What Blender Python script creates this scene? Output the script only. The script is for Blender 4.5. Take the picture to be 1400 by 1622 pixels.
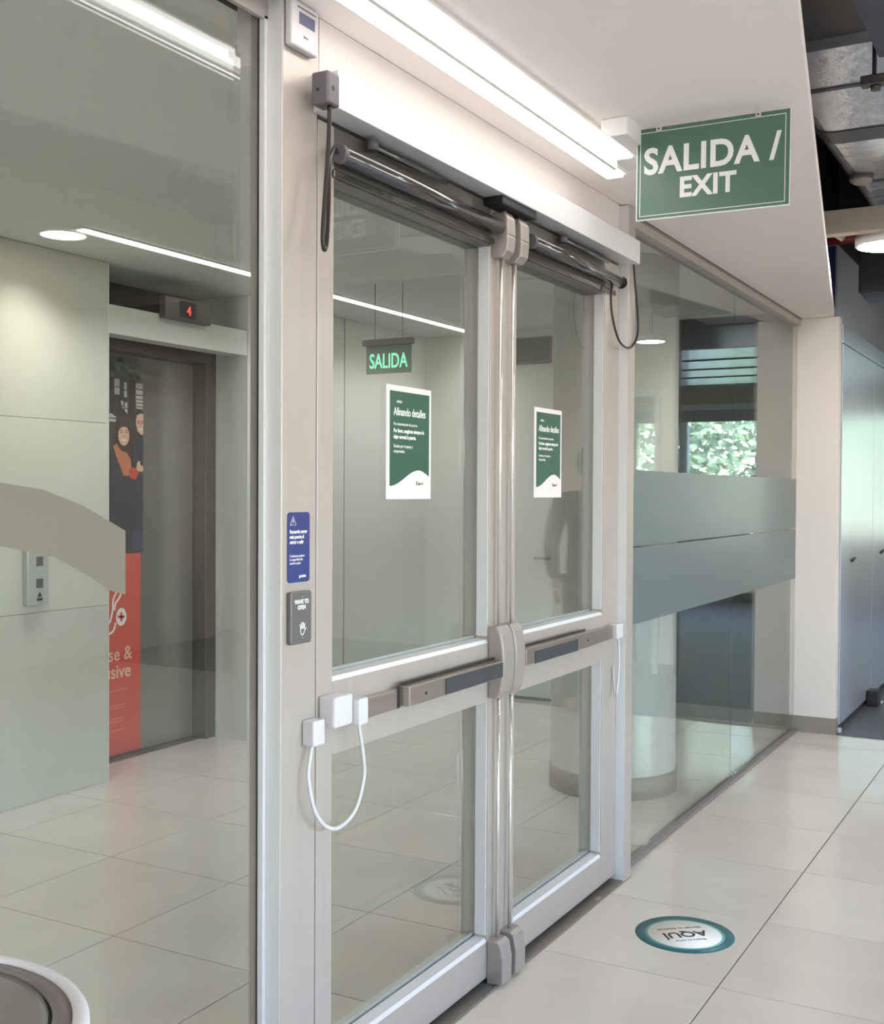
import bpy, bmesh, math, random
from mathutils import Vector, Matrix, noise as mnoise

random.seed(7)
sc = bpy.context.scene
for o in list(bpy.data.objects):
    bpy.data.objects.remove(o)
COL = sc.collection

# ------------------------------------------------------------------ camera
FPX, YAW, PITCH, ROLL, EYE = 1829.6, 0.5082, -0.0174, 0.0052, 1.5
_cy, _sy, _cp, _sp = math.cos(YAW), math.sin(YAW), math.cos(PITCH), math.sin(PITCH)
_fw = Vector((-_sy * _cp, _cy * _cp, _sp))
_r0 = Vector((_cy, _sy, 0))
_u0 = _r0.cross(_fw)
_r = math.cos(ROLL) * _r0 + math.sin(ROLL) * _u0
_u = -math.sin(ROLL) * _r0 + math.cos(ROLL) * _u0
cam = bpy.data.cameras.new('camera')
cam.sensor_fit = 'HORIZONTAL'
cam.sensor_width = 36.0
cam.lens = 36.0 * FPX / 1400.0
cam.clip_start = 0.02
co = bpy.data.objects.new('camera', cam)
COL.objects.link(co)
co.matrix_world = Matrix(((_r.x, _u.x, -_fw.x, 0), (_r.y, _u.y, -_fw.y, 0), (_r.z, _u.z, -_fw.z, EYE), (0, 0, 0, 1)))
sc.camera = co

# ------------------------------------------------------------------ view, world, sun
sc.view_settings.view_transform = 'Standard'
sc.view_settings.look = 'None'
sc.view_settings.gamma = 1.0
sc.view_settings.use_curve_mapping = False
sc.view_settings.exposure = 0.92
sc.cycles.max_bounces = 10
sc.cycles.diffuse_bounces = 5
sc.cycles.glossy_bounces = 6
sc.cycles.transparent_max_bounces = 24
sc.cycles.caustics_reflective = False
sc.cycles.caustics_refractive = False
sc.cycles.sample_clamp_indirect = 6.0

w = bpy.data.worlds.new('world')
sc.world = w
w.use_nodes = True
nt = w.node_tree
sky = nt.nodes.new('ShaderNodeTexSky')
sky.sky_type = 'NISHITA'
sky.sun_disc = False
sky.sun_elevation = math.radians(48)
sky.sun_rotation = math.radians(215)
nt.links.new(sky.outputs[0], nt.nodes['Background'].inputs[0])
nt.nodes['Background'].inputs[1].default_value = 1.6

sl = bpy.data.lights.new('sun', 'SUN')
sl.energy = 3.2
sl.angle = math.radians(0.6)
so = bpy.data.objects.new('sun', sl)
COL.objects.link(so)
so.rotation_euler = Vector((0.45, 0.62, -0.72)).to_track_quat('-Z', 'Y').to_euler()

# levels of the lamps (each lamp's own light is set in its builder)
L_BATTEN, L_LOBBY_STRIP, L_LOBBY_SPOT, L_ROUND = 4.6, 10.0, 2.4, 48.0  # strip and spots of the lobby in watts


def portal(loc, sx, sy, direction):
    l = bpy.data.lights.new('window_portal', 'AREA')
    l.shape = 'RECTANGLE'
    l.size, l.size_y = sx, sy
    l.cycles.is_portal = True
    o = bpy.data.objects.new('window_portal', l)
    COL.objects.link(o)
    o.location = loc
    o.rotation_euler = Vector(direction).to_track_quat('-Z', 'Z').to_euler()


# ------------------------------------------------------------------ materials
def lin(c):
    return tuple((x / 255 / 12.92) if x / 255 <= 0.04045 else ((x / 255 + 0.055) / 1.055) ** 2.4 for x in c) + (1.0,)


MATS = {}


def mat(name, rgb, rough=0.5, metal=0.0, spec=0.5, noise=0.0, nscale=6.0, stretch=None, bump=0.0, emit=0.0, coat=0.0, rnd=0.0):
    if name in MATS:
        return MATS[name]
    m = bpy.data.materials.new(name)
    m.use_nodes = True
    n = m.node_tree
    b = n.nodes['Principled BSDF']
    b.inputs['Base Color'].default_value = lin(rgb)
    b.inputs['Roughness'].default_value = rough
    b.inputs['Metallic'].default_value = metal
    b.inputs['Specular IOR Level'].default_value = spec
    b.inputs['Coat Weight'].default_value = coat
    b.inputs['Coat Roughness'].default_value = 0.05
    if emit:
        b.inputs['Emission Color'].default_value = lin(rgb)
        b.inputs['Emission Strength'].default_value = emit
    if noise or bump or rnd:
        tc = n.nodes.new('ShaderNodeTexCoord')
        mp = n.nodes.new('ShaderNodeMapping')
        if stretch:
            mp.inputs['Scale'].default_value = stretch
        n.links.new(tc.outputs['Object'], mp.inputs['Vector'])
        tx = n.nodes.new('ShaderNodeTexNoise')
        tx.inputs['Scale'].default_value = nscale
        tx.inputs['Detail'].default_value = 6
        n.links.new(mp.outputs[0], tx.inputs['Vector'])
        if rnd:
            oi = n.nodes.new('ShaderNodeObjectInfo')
            vm = n.nodes.new('ShaderNodeVectorMath')
            vm.operation = 'ADD'
            sc_ = n.nodes.new('ShaderNodeVectorMath')
            sc_.operation = 'SCALE'
            sc_.inputs[0].default_value = (37, 53, 11)
            n.links.new(oi.outputs['Random'], sc_.inputs['Scale'])
            n.links.new(mp.outputs[0], vm.inputs[0])
            n.links.new(sc_.outputs[0], vm.inputs[1])
            n.links.new(vm.outputs[0], tx.inputs['Vector'])
        if noise or rnd:
            hs = n.nodes.new('ShaderNodeHueSaturation')
            hs.inputs['Color'].default_value = lin(rgb)
            mr = n.nodes.new('ShaderNodeMapRange')
            mr.inputs['From Min'].default_value = 0.25
            mr.inputs['From Max'].default_value = 0.75
            mr.inputs['To Min'].default_value = 1 - noise
            mr.inputs['To Max'].default_value = 1 + noise
            n.links.new(tx.outputs['Fac'], mr.inputs['Value'])
            val = mr.outputs[0]
            if rnd:
                m2 = n.nodes.new('ShaderNodeMapRange')
                m2.inputs['To Min'].default_value = 1 - rnd
                m2.inputs['To Max'].default_value = 1 + rnd
                n.links.new(oi.outputs['Random'], m2.inputs['Value'])
                mu = n.nodes.new('ShaderNodeMath')
                mu.operation = 'MULTIPLY'
                n.links.new(val, mu.inputs[0])
                n.links.new(m2.outputs[0], mu.inputs[1])
                val = mu.outputs[0]
            n.links.new(val, hs.inputs['Value'])
            n.links.new(hs.outputs[0], b.inputs['Base Color'])
        if bump:
            bp = n.nodes.new('ShaderNodeBump')
            bp.inputs['Strength'].default_value = bump
            bp.inputs['Distance'].default_value = 0.01
            n.links.new(tx.outputs['Fac'], bp.inputs['Height'])
            n.links.new(bp.outputs[0], b.inputs['Normal'])
    MATS[name] = m
    return m


def emis(name, rgb, k):
    m = bpy.data.materials.new(name)
    m.use_nodes = True
    n = m.node_tree
    n.nodes.clear()
    e = n.nodes.new('ShaderNodeEmission')
    e.inputs[0].default_value = lin(rgb)
    e.inputs[1].default_value = k
    o = n.nodes.new('ShaderNodeOutputMaterial')
    n.links.new(e.outputs[0], o.inputs[0])
    return m


def glass_mat(name, tint, ior=1.52):
    """architectural pane: each face reflects by Fresnel and lets the rest straight through, tinted"""
    m = bpy.data.materials.new(name)
    m.use_nodes = True
    n = m.node_tree
    n.nodes.clear()
    out = n.nodes.new('ShaderNodeOutputMaterial')
    mix = n.nodes.new('ShaderNodeMixShader')
    tr = n.nodes.new('ShaderNodeBsdfTransparent')
    tr.inputs[0].default_value = tint + (1.0,)
    gl = n.nodes.new('ShaderNodeBsdfGlossy')
    gl.inputs['Roughness'].default_value = 0.0
    gl.inputs['Color'].default_value = (0.97, 0.99, 0.98, 1)
    fr = n.nodes.new('ShaderNodeFresnel')
    ge = n.nodes.new('ShaderNodeNewGeometry')
    mr = n.nodes.new('ShaderNodeMapRange')
    mr.inputs['To Min'].default_value = ior
    mr.inputs['To Max'].default_value = 1 / ior
    n.links.new(ge.outputs['Backfacing'], mr.inputs['Value'])
    n.links.new(mr.outputs[0], fr.inputs['IOR'])
    n.links.new(fr.outputs[0], mix.inputs[0])
    n.links.new(tr.outputs[0], mix.inputs[1])
    n.links.new(gl.outputs[0], mix.inputs[2])
    n.links.new(mix.outputs[0], out.inputs[0])
    return m


def film_mat(name, rgb, through=0.35, rough=0.32):
    """frosted film: matt scatter both ways under a soft sheen"""
    m = bpy.data.materials.new(name)
    m.use_nodes = True
    n = m.node_tree
    n.nodes.clear()
    out = n.nodes.new('ShaderNodeOutputMaterial')
    mix = n.nodes.new('ShaderNodeMixShader')
    top = n.nodes.new('ShaderNodeMixShader')
    d = n.nodes.new('ShaderNodeBsdfDiffuse')
    t = n.nodes.new('ShaderNodeBsdfTranslucent')
    g = n.nodes.new('ShaderNodeBsdfGlossy')
    f = n.nodes.new('ShaderNodeFresnel')
    f.inputs['IOR'].default_value = 1.45
    g.inputs['Roughness'].default_value = rough
    d.inputs[0].default_value = lin(rgb)
    t.inputs[0].default_value = lin(rgb)
    mix.inputs[0].default_value = through
    n.links.new(d.outputs[0], mix.inputs[1])
    n.links.new(t.outputs[0], mix.inputs[2])
    n.links.new(f.outputs[0], top.inputs[0])
    n.links.new(mix.outputs[0], top.inputs[1])
    n.links.new(g.outputs[0], top.inputs[2])
    n.links.new(top.outputs[0], out.inputs[0])
    return m


ALU = mat('satin_aluminium', (180, 171, 163), 0.38, 0.3, 0.5, noise=0.03, nscale=40, stretch=(1, 1, 0.03))
ALU2 = mat('satin_aluminium_daylit', (218, 218, 219), 0.35, 0.15, 0.5)  # paler frame metal; daylight on side faces is put into the colour
STEEL = mat('brushed_stainless', (176, 168, 158), 0.28, 0.85, 0.5, noise=0.05, nscale=60, stretch=(1, 0.04, 1))
CASTING = mat('cast_silver_paint', (160, 152, 146), 0.38, 0.35, 0.5, noise=0.02, nscale=30)
ROD = mat('polished_rod', (225, 220, 212), 0.2, 0.75, 0.5)
WHITE_CAST = mat('white_plastic', (204, 201, 203), 0.4)
GUN = mat('dark_bronze_metal', (36, 31, 36), 0.16, 0.0, 1.0, coat=0.7)
GREYBOX = mat('grey_plastic', (92, 86, 91), 0.45)
BLACK = mat('black_rubber', (30, 28, 30), 0.5)
DARKPAD = mat('dark_grey_pad', (58, 60, 66), 0.45)
PAINT = mat('white_wall_paint', (222, 214, 208), 0.75, noise=0.012, nscale=2)
CEILP = mat('white_ceiling_paint', (244, 235, 228), 0.8, noise=0.012, nscale=1.5)
LOBCEIL = mat('lobby_ceiling_paint', (212, 212, 208), 0.8)
LOBWALL = mat('lobby_white_wall', (212, 213, 206), 0.6, noise=0.012, nscale=2)
STONE = mat('beige_porcelain_panel', (204, 202, 190), 0.4, noise=0.05, nscale=2.2, rnd=0.015)
TILE = mat('floor_porcelain_tile', (212, 205, 195), 0.11, 0, 0.5, noise=0.06, nscale=3.2, rnd=0.02)
GROUT = mat('floor_grout', (100, 93, 85), 0.9, 0, 0.1)
CARPETM = mat('grey_carpet', (92, 94, 102), 0.5, 0, 0.5, noise=0.25, nscale=120, bump=0.15)
SKIRT = mat('taupe_skirting', (138, 131, 120), 0.5)
DARKWALL = mat('dark_grey_wall_paint', (84, 86, 84), 0.7)
VOID = mat('black_ceiling_paint', (22, 20, 30), 0.9, noise=0.1, nscale=3)
ELEV = mat('elevator_stainless', (158, 155, 149), 0.13, 0.6, 0.5, noise=0.03, nscale=50, stretch=(1, 1, 0.03))
ELEVD = mat('elevator_dark_frame', (112, 106, 102), 0.25, 0.75)
GREEN = mat('sign_green', (78, 112, 92), 0.32, 0, 0.5)
PGREEN = mat('poster_green', (40, 86, 68), 0.35)
SIGNWHITE = mat('sign_white', (236, 236, 232), 0.4)
PAPER = mat('paper_white', (224, 217, 215), 0.5)
INK = mat('ink_grey', (96, 92, 96), 0.6)
INKD = mat('ink_dark', (46, 40, 50), 0.6)
NAVY = mat('sticker_navy', (46, 58, 116), 0.4)
PLATE = mat('sensor_plate_grey', (108, 105, 104), 0.4, 0.3)
RED = mat('vinyl_red', (214, 84, 70), 0.4)
TEAL = mat('sticker_teal', (34, 96, 102), 0.35)
TEAL2 = mat('sticker_teal_light', (96, 166, 158), 0.35)
FOIL = mat('foil_insulation', (226, 226, 230), 0.26, 0.8, 0.5, noise=0.1, nscale=14, bump=0.5)
FOILTAPE = mat('foil_tape', (78, 78, 82), 0.4, 0.5)
SHEET = mat('grey_sheet_metal', (92, 88, 86), 0.5, 0.4)
SLATE = mat('slate_blue_steel', (66, 70, 82), 0.5)
LOCKER = mat('pale_blue_gloss_laminate', (178, 184, 198), 0.27, 0.35, 0.5)
GLASS = glass_mat('door_glass', (0.902, 0.922, 0.908))
GLASSC = glass_mat('clear_window_glass', (0.97, 0.98, 0.98))
FILM = film_mat('frosted_film', (118, 132, 134), 0.3)
FILM2 = film_mat('frosted_film_warm', (140, 134, 120), 0.3)
LAMPBODY = mat('lamp_white_body', (232, 230, 226), 0.5)
BATTEN_E = emis('batten_diffuser', (255, 249, 246), L_BATTEN)
LSTRIP_E = emis('lobby_strip_diffuser', (252, 252, 240), 4.0)
LSPOT_E = emis('lobby_spot_diffuser', (255, 246, 222), 3.0)
ROUND_E = emis('round_lamp_diffuser', (255, 249, 242), L_ROUND)
LED_G = emis('green_led', (120, 240, 180), 1.0)
LED_R = emis('red_led', (255, 70, 60), 1.3)
LCD = mat('lcd_screen', (96, 98, 128), 0.3)

def lamp_light(loc, sx, sy, watts, spread, rgb, parent):
    """the light a shielded fitting throws down"""
    l = bpy.data.lights.new('lamp_light', 'AREA')
    l.shape = 'RECTANGLE' if sx != sy else 'DISK'
    l.size, l.size_y = sx, sy
    l.energy = watts
    l.spread = math.radians(spread)
    l.color = lin(rgb)[:3]
    o = bpy.data.objects.new('lamp_light', l)
    COL.objects.link(o)
    o.parent = parent
    o.location = Vector(loc) - parent.location
    return o


# ------------------------------------------------------------------ mesh helpers
class MB:
    def __init__(self):
        self.bm = bmesh.new()

    def box(self, x0, x1, y0, y1, z0, z1, bev=0.0, seg=2):
        b = bmesh.new()
        bmesh.ops.create_cube(b, size=1)
        for v in b.verts:
            v.co = Vector(((x0 + x1) / 2 + v.co.x * (x1 - x0), (y0 + y1) / 2 + v.co.y * (y1 - y0), (z0 + z1) / 2 + v.co.z * (z1 - z0)))
        if bev:
            bmesh.ops.bevel(b, geom=b.edges[:], offset=bev, segments=seg, affect='EDGES', profile=0.5)
        self._add(b)
        return self

    def _add(self, b):
        me = bpy.data.meshes.new('t')
        b.to_mesh(me)
        b.free()
        self.bm.from_mesh(me)
        bpy.data.meshes.remove(me)

    def hexa(self, p):
        """eight corners: bottom loop 0-3, top loop 4-7"""
        v = [self.bm.verts.new(q) for q in p]
        for f in ((3, 2, 1, 0), (4, 5, 6, 7), (0, 1, 5, 4), (1, 2, 6, 5), (2, 3, 7, 6), (3, 0, 4, 7)):
            self.bm.faces.new([v[i] for i in f])
        return self

    def prism(self, poly, a, b, axis, bev=0.0):
        """polygon extruded from a to b along axis ('x': poly (y,z); 'y': poly (x,z); 'z': poly (x,y))"""
        def P(q, t):
            return {'x': (t, q[0], q[1]), 'y': (q[0], t, q[1]), 'z': (q[0], q[1], t)}[axis]
        t = bmesh.new()
        A = [t.verts.new(P(q, a)) for q in poly]
        B = [t.verts.new(P(q, b)) for q in poly]
        n = len(poly)
        fa = t.faces.new(A)
        fb = t.faces.new(B)
        for i in range(n):
            t.faces.new([A[i], A[(i + 1) % n], B[(i + 1) % n], B[i]])
        bmesh.ops.recalc_face_normals(t, faces=t.faces[:])
        if bev:
            ed = list({e for f in (fa, fb) for e in f.edges})
            bmesh.ops.bevel(t, geom=ed, offset=bev, segments=2, affect='EDGES', profile=0.5)
        self._add(t)
        return self

    def tube(self, pts, r, seg=10, caps=True):
        pts = [Vector(p) for p in pts]
        rings = []
        t0 = (pts[1] - pts[0]).normalized()
        ref = Vector((0, 0, 1)) if abs(t0.z) < 0.9 else Vector((1, 0, 0))
        nrm = t0.cross(ref).normalized()
        for i, p in enumerate(pts):
            t = ((pts[min(i + 1, len(pts) - 1)] - pts[max(i - 1, 0)])).normalized()
            nrm = (nrm - t * nrm.dot(t)).normalized()
            bn = t.cross(nrm)
            rr = r[i] if isinstance(r, (list, tuple)) else r
            rings.append([self.bm.verts.new(p + rr * (math.cos(2 * math.pi * k / seg) * nrm + math.sin(2 * math.pi * k / seg) * bn)) for k in range(seg)])
        for i in range(len(rings) - 1):
            for k in range(seg):
                f = self.bm.faces.new([rings[i][k], rings[i][(k + 1) % seg], rings[i + 1][(k + 1) % seg], rings[i + 1][k]])
                f.smooth = True
        if caps:
            self.bm.faces.new(rings[0][::-1])
            self.bm.faces.new(rings[-1])
        return self

    def lathe(self, prof, c=(0, 0), seg=48, smooth=True):
        """profile of (radius, z) around a vertical axis at c"""
        rings = []
        for r, z in prof:
            if r < 1e-6:
                rings.append([self.bm.verts.new((c[0], c[1], z))])
            else:
                rings.append([self.bm.verts.new((c[0] + r * math.cos(2 * math.pi * k / seg), c[1] + r * math.sin(2 * math.pi * k / seg), z)) for k in range(seg)])
        for a, b in zip(rings, rings[1:]):
            for k in range(seg):
                q = (k + 1) % seg
                if len(a) == 1 and len(b) == 1:
                    continue
                if len(a) == 1:
                    vs = [a[0], b[q], b[k]]
                elif len(b) == 1:
                    vs = [a[k], a[q], b[0]]
                else:
                    vs = [a[k], a[q], b[q], b[k]]
                f = self.bm.faces.new(vs)
                f.smooth = smooth
        return self

    def build(self, name, m, parent=None, label=None, fix=True):
        if fix:
            bmesh.ops.recalc_face_normals(self.bm, faces=self.bm.faces[:])
        me = bpy.data.meshes.new(name)
        self.bm.to_mesh(me)
        self.bm.free()
        me.materials.append(m)
        return link(name, me, parent, label)


WORLD = {}


def link(name, me, parent=None, label=None):
    o = bpy.data.objects.new(name, me)
    COL.objects.link(o)
    if parent is not None:
        off = WORLD[parent.name]
        me.transform(Matrix.Translation(-off)) if me is not None else None
        o.parent = parent
        WORLD[o.name] = off.copy()
    else:
        # put the origin at the base of the mesh
        xs = [v.co for v in me.vertices]
        c = Vector(((min(v.x for v in xs) + max(v.x for v in xs)) / 2, (min(v.y for v in xs) + max(v.y for v in xs)) / 2, min(v.z for v in xs)))
        me.transform(Matrix.Translation(-c))
        o.location = c
        WORLD[o.name] = c
    if label:
        o['label'] = label
    return o


def tag(o, label, cat, group=None, kind=None):
    o['label'] = label
    o['category'] = cat
    if group:
        o['group'] = group
    if kind:
        o['kind'] = kind
    return o


def thing(name, label, cat, loc, group=None, kind=None):
    o = bpy.data.objects.new(name, None)
    o.empty_display_size = 0.1
    COL.objects.link(o)
    o.location = loc
    WORLD[o.name] = Vector(loc)
    return tag(o, label, cat, group, kind)


def struct(o, label, cat=None):
    o['kind'] = 'structure'
    o['label'] = label
    if cat:
        o['category'] = cat
    return o


def B(*a, **k):
    return MB().box(*a, **k)


def text_obj(name, s, size, m, origin, xd, yd, parent, align='LEFT', bold=0.0, space=1.0, xs=1.0, depth=0.0004):
    """flat lettering: origin = baseline start (or centre), xd = reading direction, yd = up on the letters"""
    cu = bpy.data.curves.new(name, 'FONT')
    cu.body = s
    cu.size = size
    cu.align_x = align
    cu.offset = bold
    cu.extrude = depth
    cu.space_character = space
    cu.resolution_u = 4
    t = bpy.data.objects.new('t', cu)
    COL.objects.link(t)
    dg = bpy.context.evaluated_depsgraph_get()
    me = bpy.data.meshes.new_from_object(t.evaluated_get(dg))
    bpy.data.objects.remove(t)
    bpy.data.curves.remove(cu)
    xd, yd = Vector(xd).normalized(), Vector(yd).normalized()
    zd = xd.cross(yd)
    o = Vector(origin)
    me.transform(Matrix(((xd.x * xs, yd.x, zd.x, o.x), (xd.y * xs, yd.y, zd.y, o.y), (xd.z * xs, yd.z, zd.z, o.z), (0, 0, 0, 1))))
    me.name = name
    me.materials.clear()
    me.materials.append(m)
    return link(name, me, parent)


def bez(pts, n=8):
    """Catmull-Rom through points"""
    P = [Vector(p) for p in pts]
    P = [P[0] * 2 - P[1]] + P + [P[-1] * 2 - P[-2]]
    out = []
    for i in range(1, len(P) - 2):
        for k in range(n):
            t = k / n
            a, b, c, d = P[i - 1], P[i], P[i + 1], P[i + 2]
            out.append(0.5 * ((2 * b) + (c - a) * t + (2 * a - 5 * b + 4 * c - d) * t * t + (3 * b - a - 3 * c + d) * t ** 3))
    out.append(P[-2])
    return out


WX = -1.57       # hall face of the door wall
# ================================================================== SETTING
# ---- floor: grout bed with single tiles
PX, PY, X0, Y0 = 0.6265, 0.6125, -0.958, 3.452
fl = MB().prism([(-5.3, -5.1), (4.6, -5.1), (4.6, 7.452), (-1.6, 7.452), (-1.6, 7.8), (-5.3, 7.8)], -0.10, -0.004, 'z').build('floor', GROUT)
struct(fl, 'large cream porcelain tile floor running through hall and lobby', 'floor')
tmb = B(-PX / 2 + 0.0024, PX / 2 - 0.0024, -PY / 2 + 0.0024, PY / 2 - 0.0024, -0.010, 0.0, bev=0.0005, seg=1)
tm = bpy.data.meshes.new('tile')
tmb.bm.to_mesh(tm)
tmb.bm.free()
tm.materials.append(TILE)
for i in range(-7, 9):
    for j in range(-6, 7):
        cx, cyy = X0 + (i + 0.5) * PX, Y0 + (j - 0.5) * PY + 0
        if cyy + PY / 2 > 7.46 or cyy < -0.4 or cx < -5.2:
            continue
        if cx > 1.6 or (cyy < 2.2 and cx > -0.6) or cyy < 0.4:
            continue
        t = bpy.data.objects.new('tile', tm)
        COL.objects.link(t)
        t.parent = fl
        t.location = Vector((cx, cyy, 0)) - fl.location
rest = MB()
for i in range(-7, 9):
    for j in range(-14, 7):
        cx, cyy = X0 + (i + 0.5) * PX, Y0 + (j - 0.5) * PY
        if cx < -5.2 or cyy + PY / 2 > 7.46:
            continue
        if cx > 1.6 or (cyy < 2.2 and cx > -0.6) or cyy < 0.4:
            rest.box(cx - PX / 2 + 0.0024, cx + PX / 2 - 0.0024, cyy - PY / 2 + 0.0024, cyy + PY / 2 - 0.0024, -0.010, 0.0)
rt = rest.build('far_tiles', TILE, fl)
rt['kind'] = 'stuff'
edge = (7.452 - (Y0 + 6 * PY)) if Y0 + 6 * PY < 7.452 else 0
if edge > 0.02:
    for i in range(-7, 9):
        cx = X0 + (i + 0.5) * PX
        if cx > -5.2:
            B(cx - PX / 2 + 0.0024, cx + PX / 2 - 0.0024, Y0 + 6 * PY + 0.0024, 7.452 if cx > -1.8 else 7.75, -0.010, 0.0).build('tile', TILE, fl)

struct(B(-1.36, 4.6, 7.452, 15.95, -0.1, 0.006).build('floor', CARPETM), 'dark grey office carpet beyond the cream tiles', 'carpet')

# ---- hall soffit: white slab whose free edge runs in towards the wall with distance
sof = MB().prism([(-1.57, -5.0), (0.83, -5.0), (-0.576, 2.65), (-1.385, 7.50), (-1.57, 7.50)], 2.6, 2.66, 'z').build('ceiling', CEILP)
struct(sof, 'flat white lowered ceiling over the hall glass wall', 'ceiling')
struct(B(-5.4, 4.7, -5.2, 16.1, 4.2, 4.4).build('ceiling', VOID), 'black painted slab high above the ducts', 'ceiling')
struct(B(-5.3, -1.60, -2.1, 7.80, 2.665, 2.74).build('ceiling', LOBCEIL), 'grey-white flat lobby ceiling behind the glass', 'ceiling')

# ---- bulkhead between header and ceiling, and the wall above it
bh = B(-1.70, -1.572, 2.083, 4.205, 2.462, 2.6).build('wall_bulkhead', PAINT)
struct(bh, 'white bulkhead strip between door header and ceiling', 'wall')
B(-1.574, -1.5715, 3.40, 4.18, 2.462, 2.474).build('shadow_gap', mat('shadow_gap_grey', (98, 94, 92), 0.7), bh)
B(-1.573, -1.569, 2.22, 4.17, 2.476, 2.5985).build('fascia_panel', PAINT, bh)
struct(B(-1.72, -1.58, -5.0, 7.6, 2.602, 4.2).build('wall_above', VOID), 'dark wall above the lowered ceiling', 'wall')

# ---- lobby walls
lw = B(-4.62, -4.395, -2.1, 4.34, 0, 2.665).build('wall_left', GROUT)
struct(lw, 'beige porcelain clad lobby wall beside the elevator', 'wall')
pm = {}
for k, (z0, z1) in enumerate(((0.0, 0.912), (0.912, 1.842), (1.842, 2.664))):
    y1 = 4.34
    while y1 > 1.2:
        y0 = y1 - 1.22
        B(-4.396, -4.38, y0 + 0.0012, y1 - 0.0012, z0 + 0.0012, z1 - 0.0012, bev=0.001, seg=1).build('panel', STONE, lw)
        y1 = y0
B(-4.62, -4.376, 4.338, 4.346, 0, 2.664).build('corner_trim', ALU2, lw)
struct(B(-5.3, -5.1, -2.1, 7.8, 0, 4.2).build('wall_far', DARKWALL), 'dark shaft wall behind the elevator', 'wall')
rw = B(-5.1, -4.38, 5.47, 7.60, 0, 2.664).build('wall_left', LOBWALL)
struct(rw, 'pale lobby wall running on past the elevator', 'wall')
B(-4.381, -4.377, 6.497, 6.503, 0, 2.66).build('joint_strip', SKIRT, rw)
ew = B(-4.38, -2.52, 7.60, 7.78, 0, 2.668).build('wall_end', LOBWALL)
struct(ew, 'pale end wall of the lobby behind the right door', 'wall')
dw = B(-2.52, -1.60, 7.58, 7.78, 0, 2.668).build('wall_end', DARKWALL)
struct(dw, 'dark grey end wall behind the right glass panel', 'wall')
struct(B(-2.62, -1.62, 7.565, 7.58, 0, 0.085).build('baseboard_end', SKIRT), 'low taupe skirting along the lobby end wall', 'skirting')
struct(B(-4.38, -3.0, 7.588, 7.60, 0, 0.02).build('baseboard_end', SKIRT), 'thin dark skirting line under the pale end wall', 'skirting')
struct(B(-4.6, -1.6, -2.2, -2.1, 0, 2.72).build('wall_near', LOBWALL), 'lobby wall behind the viewer', 'wall')

# ---- hall walls out of view that close the room
struct(B(-1.75, 4.7, -5.3, -5.1, 0, 4.2).build('wall_near', PAINT), 'white hall wall behind the viewer', 'wall')
rwall = MB()
for (y0, y1, z0, z1) in ((-5.2, -3.8, 0, 4.2), (4.6, 16.1, 0, 4.2), (-3.8, 4.6, 0, 0.85), (-3.8, 4.6, 2.55, 4.2), (0.2, 0.6, 0.85, 2.55)):
    rwall.box(4.5, 4.7, y0, y1, z0, z1)
struct(rwall.build('wall_right', PAINT), 'white hall wall with window openings on the right', 'wall')
portal((4.6, -1.8, 1.7), 4.0, 1.7, (-1, 0, 0))
portal((4.6, 2.6, 1.7), 4.0, 1.7, (-1, 0, 0))
cw = MB()
cw.box(-0.25, -0.12, 9.2, 9.35, 0, 4.2)
cw.box(0.16, 4.5, 9.2, 9.35, 0, 4.2)
cw.box(-0.12, 0.16, 9.2, 9.35, 2.35, 4.2)
cwo = cw.build('wall_back', PAINT)
struct(cwo, 'white meeting room wall facing the hall, seen only mirrored', 'wall')
struct(B(-0.25, 4.5, 9.188, 9.2, 0, 0.09).build('baseboard_back', SKIRT), 'taupe skirting of the meeting room wall', 'skirting')
fw_ = MB()
fw_.box(-1.5, 4.6, 15.9, 16.1, 0, 0.92)
fw_.box(-1.5, 4.6, 15.9, 16.1, 2.74, 4.2)
fw_.box(-1.5, -0.9, 15.9, 16.1, 0.92, 2.74)
fw_.box(4.3, 4.6, 15.9, 16.1, 0.92, 2.74)
struct(fw_.build('wall_back', mat('cream_paint', (214, 206, 176), 0.7)), 'cream wall under the far office windows', 'wall')
struct(B(-1.36, 4.5, 15.888, 15.9, 0, 0.13).build('baseboard_back', mat('dark_skirting', (84, 82, 78), 0.5)), 'dark skirting under the far office windows', 'skirting')
portal((1.7, 15.88, 1.83), 5.0, 1.7, (0, -1, 0))
struct(B(-1.60, -1.375, 7.535, 16.1, 0, 3.06).build('wall_left', mat('grey_blue_paint', (164, 166, 174), 0.7)), 'grey wall behind and above the storage cabinets', 'wall')
struct(B(-1.60, -1.376, 7.535, 16.1, 3.06, 4.2).build('wall_left', VOID), 'black painted wall band above the grey wall', 'wall')

# far windows: frame bars and panes
FRM = mat('white_window_frame', (220, 226, 232), 0.4)
wf = thing('window_3', 'long white framed office window looking onto trees, seen mirrored', 'window', (1.7, 15.9, 0.92), kind='structure')
B(-0.9, 4.3, 15.88, 15.98, 2.66, 2.74).build('head_rail', FRM, wf)
B(-0.9, 4.3, 15.90, 15.97, 2.50, 2.66).build('blind_box', mat('blind_grey', (150, 152, 156), 0.6), wf)
B(-0.9, 4.3, 15.86, 15.98, 0.88, 0.95).build('sill', FRM, wf)
for xm in (-0.87, 0.70, 1.76, 2.9, 4.27):
    B(xm - 0.05, xm + 0.05, 15.89, 15.98, 0.95, 2.50).build('mullion', FRM, wf)
for a, b in ((-0.82, 0.65), (0.75, 1.71), (1.81, 2.85), (2.95, 4.22)):
    B(a, b, 15.93, 15.938, 0.95, 2.50).build('pane', GLASSC, wf)
w4 = thing('window_4', 'narrow glazed side light in the meeting room wall, seen mirrored', 'window', (0.02, 9.2, 0), kind='structure')
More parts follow.
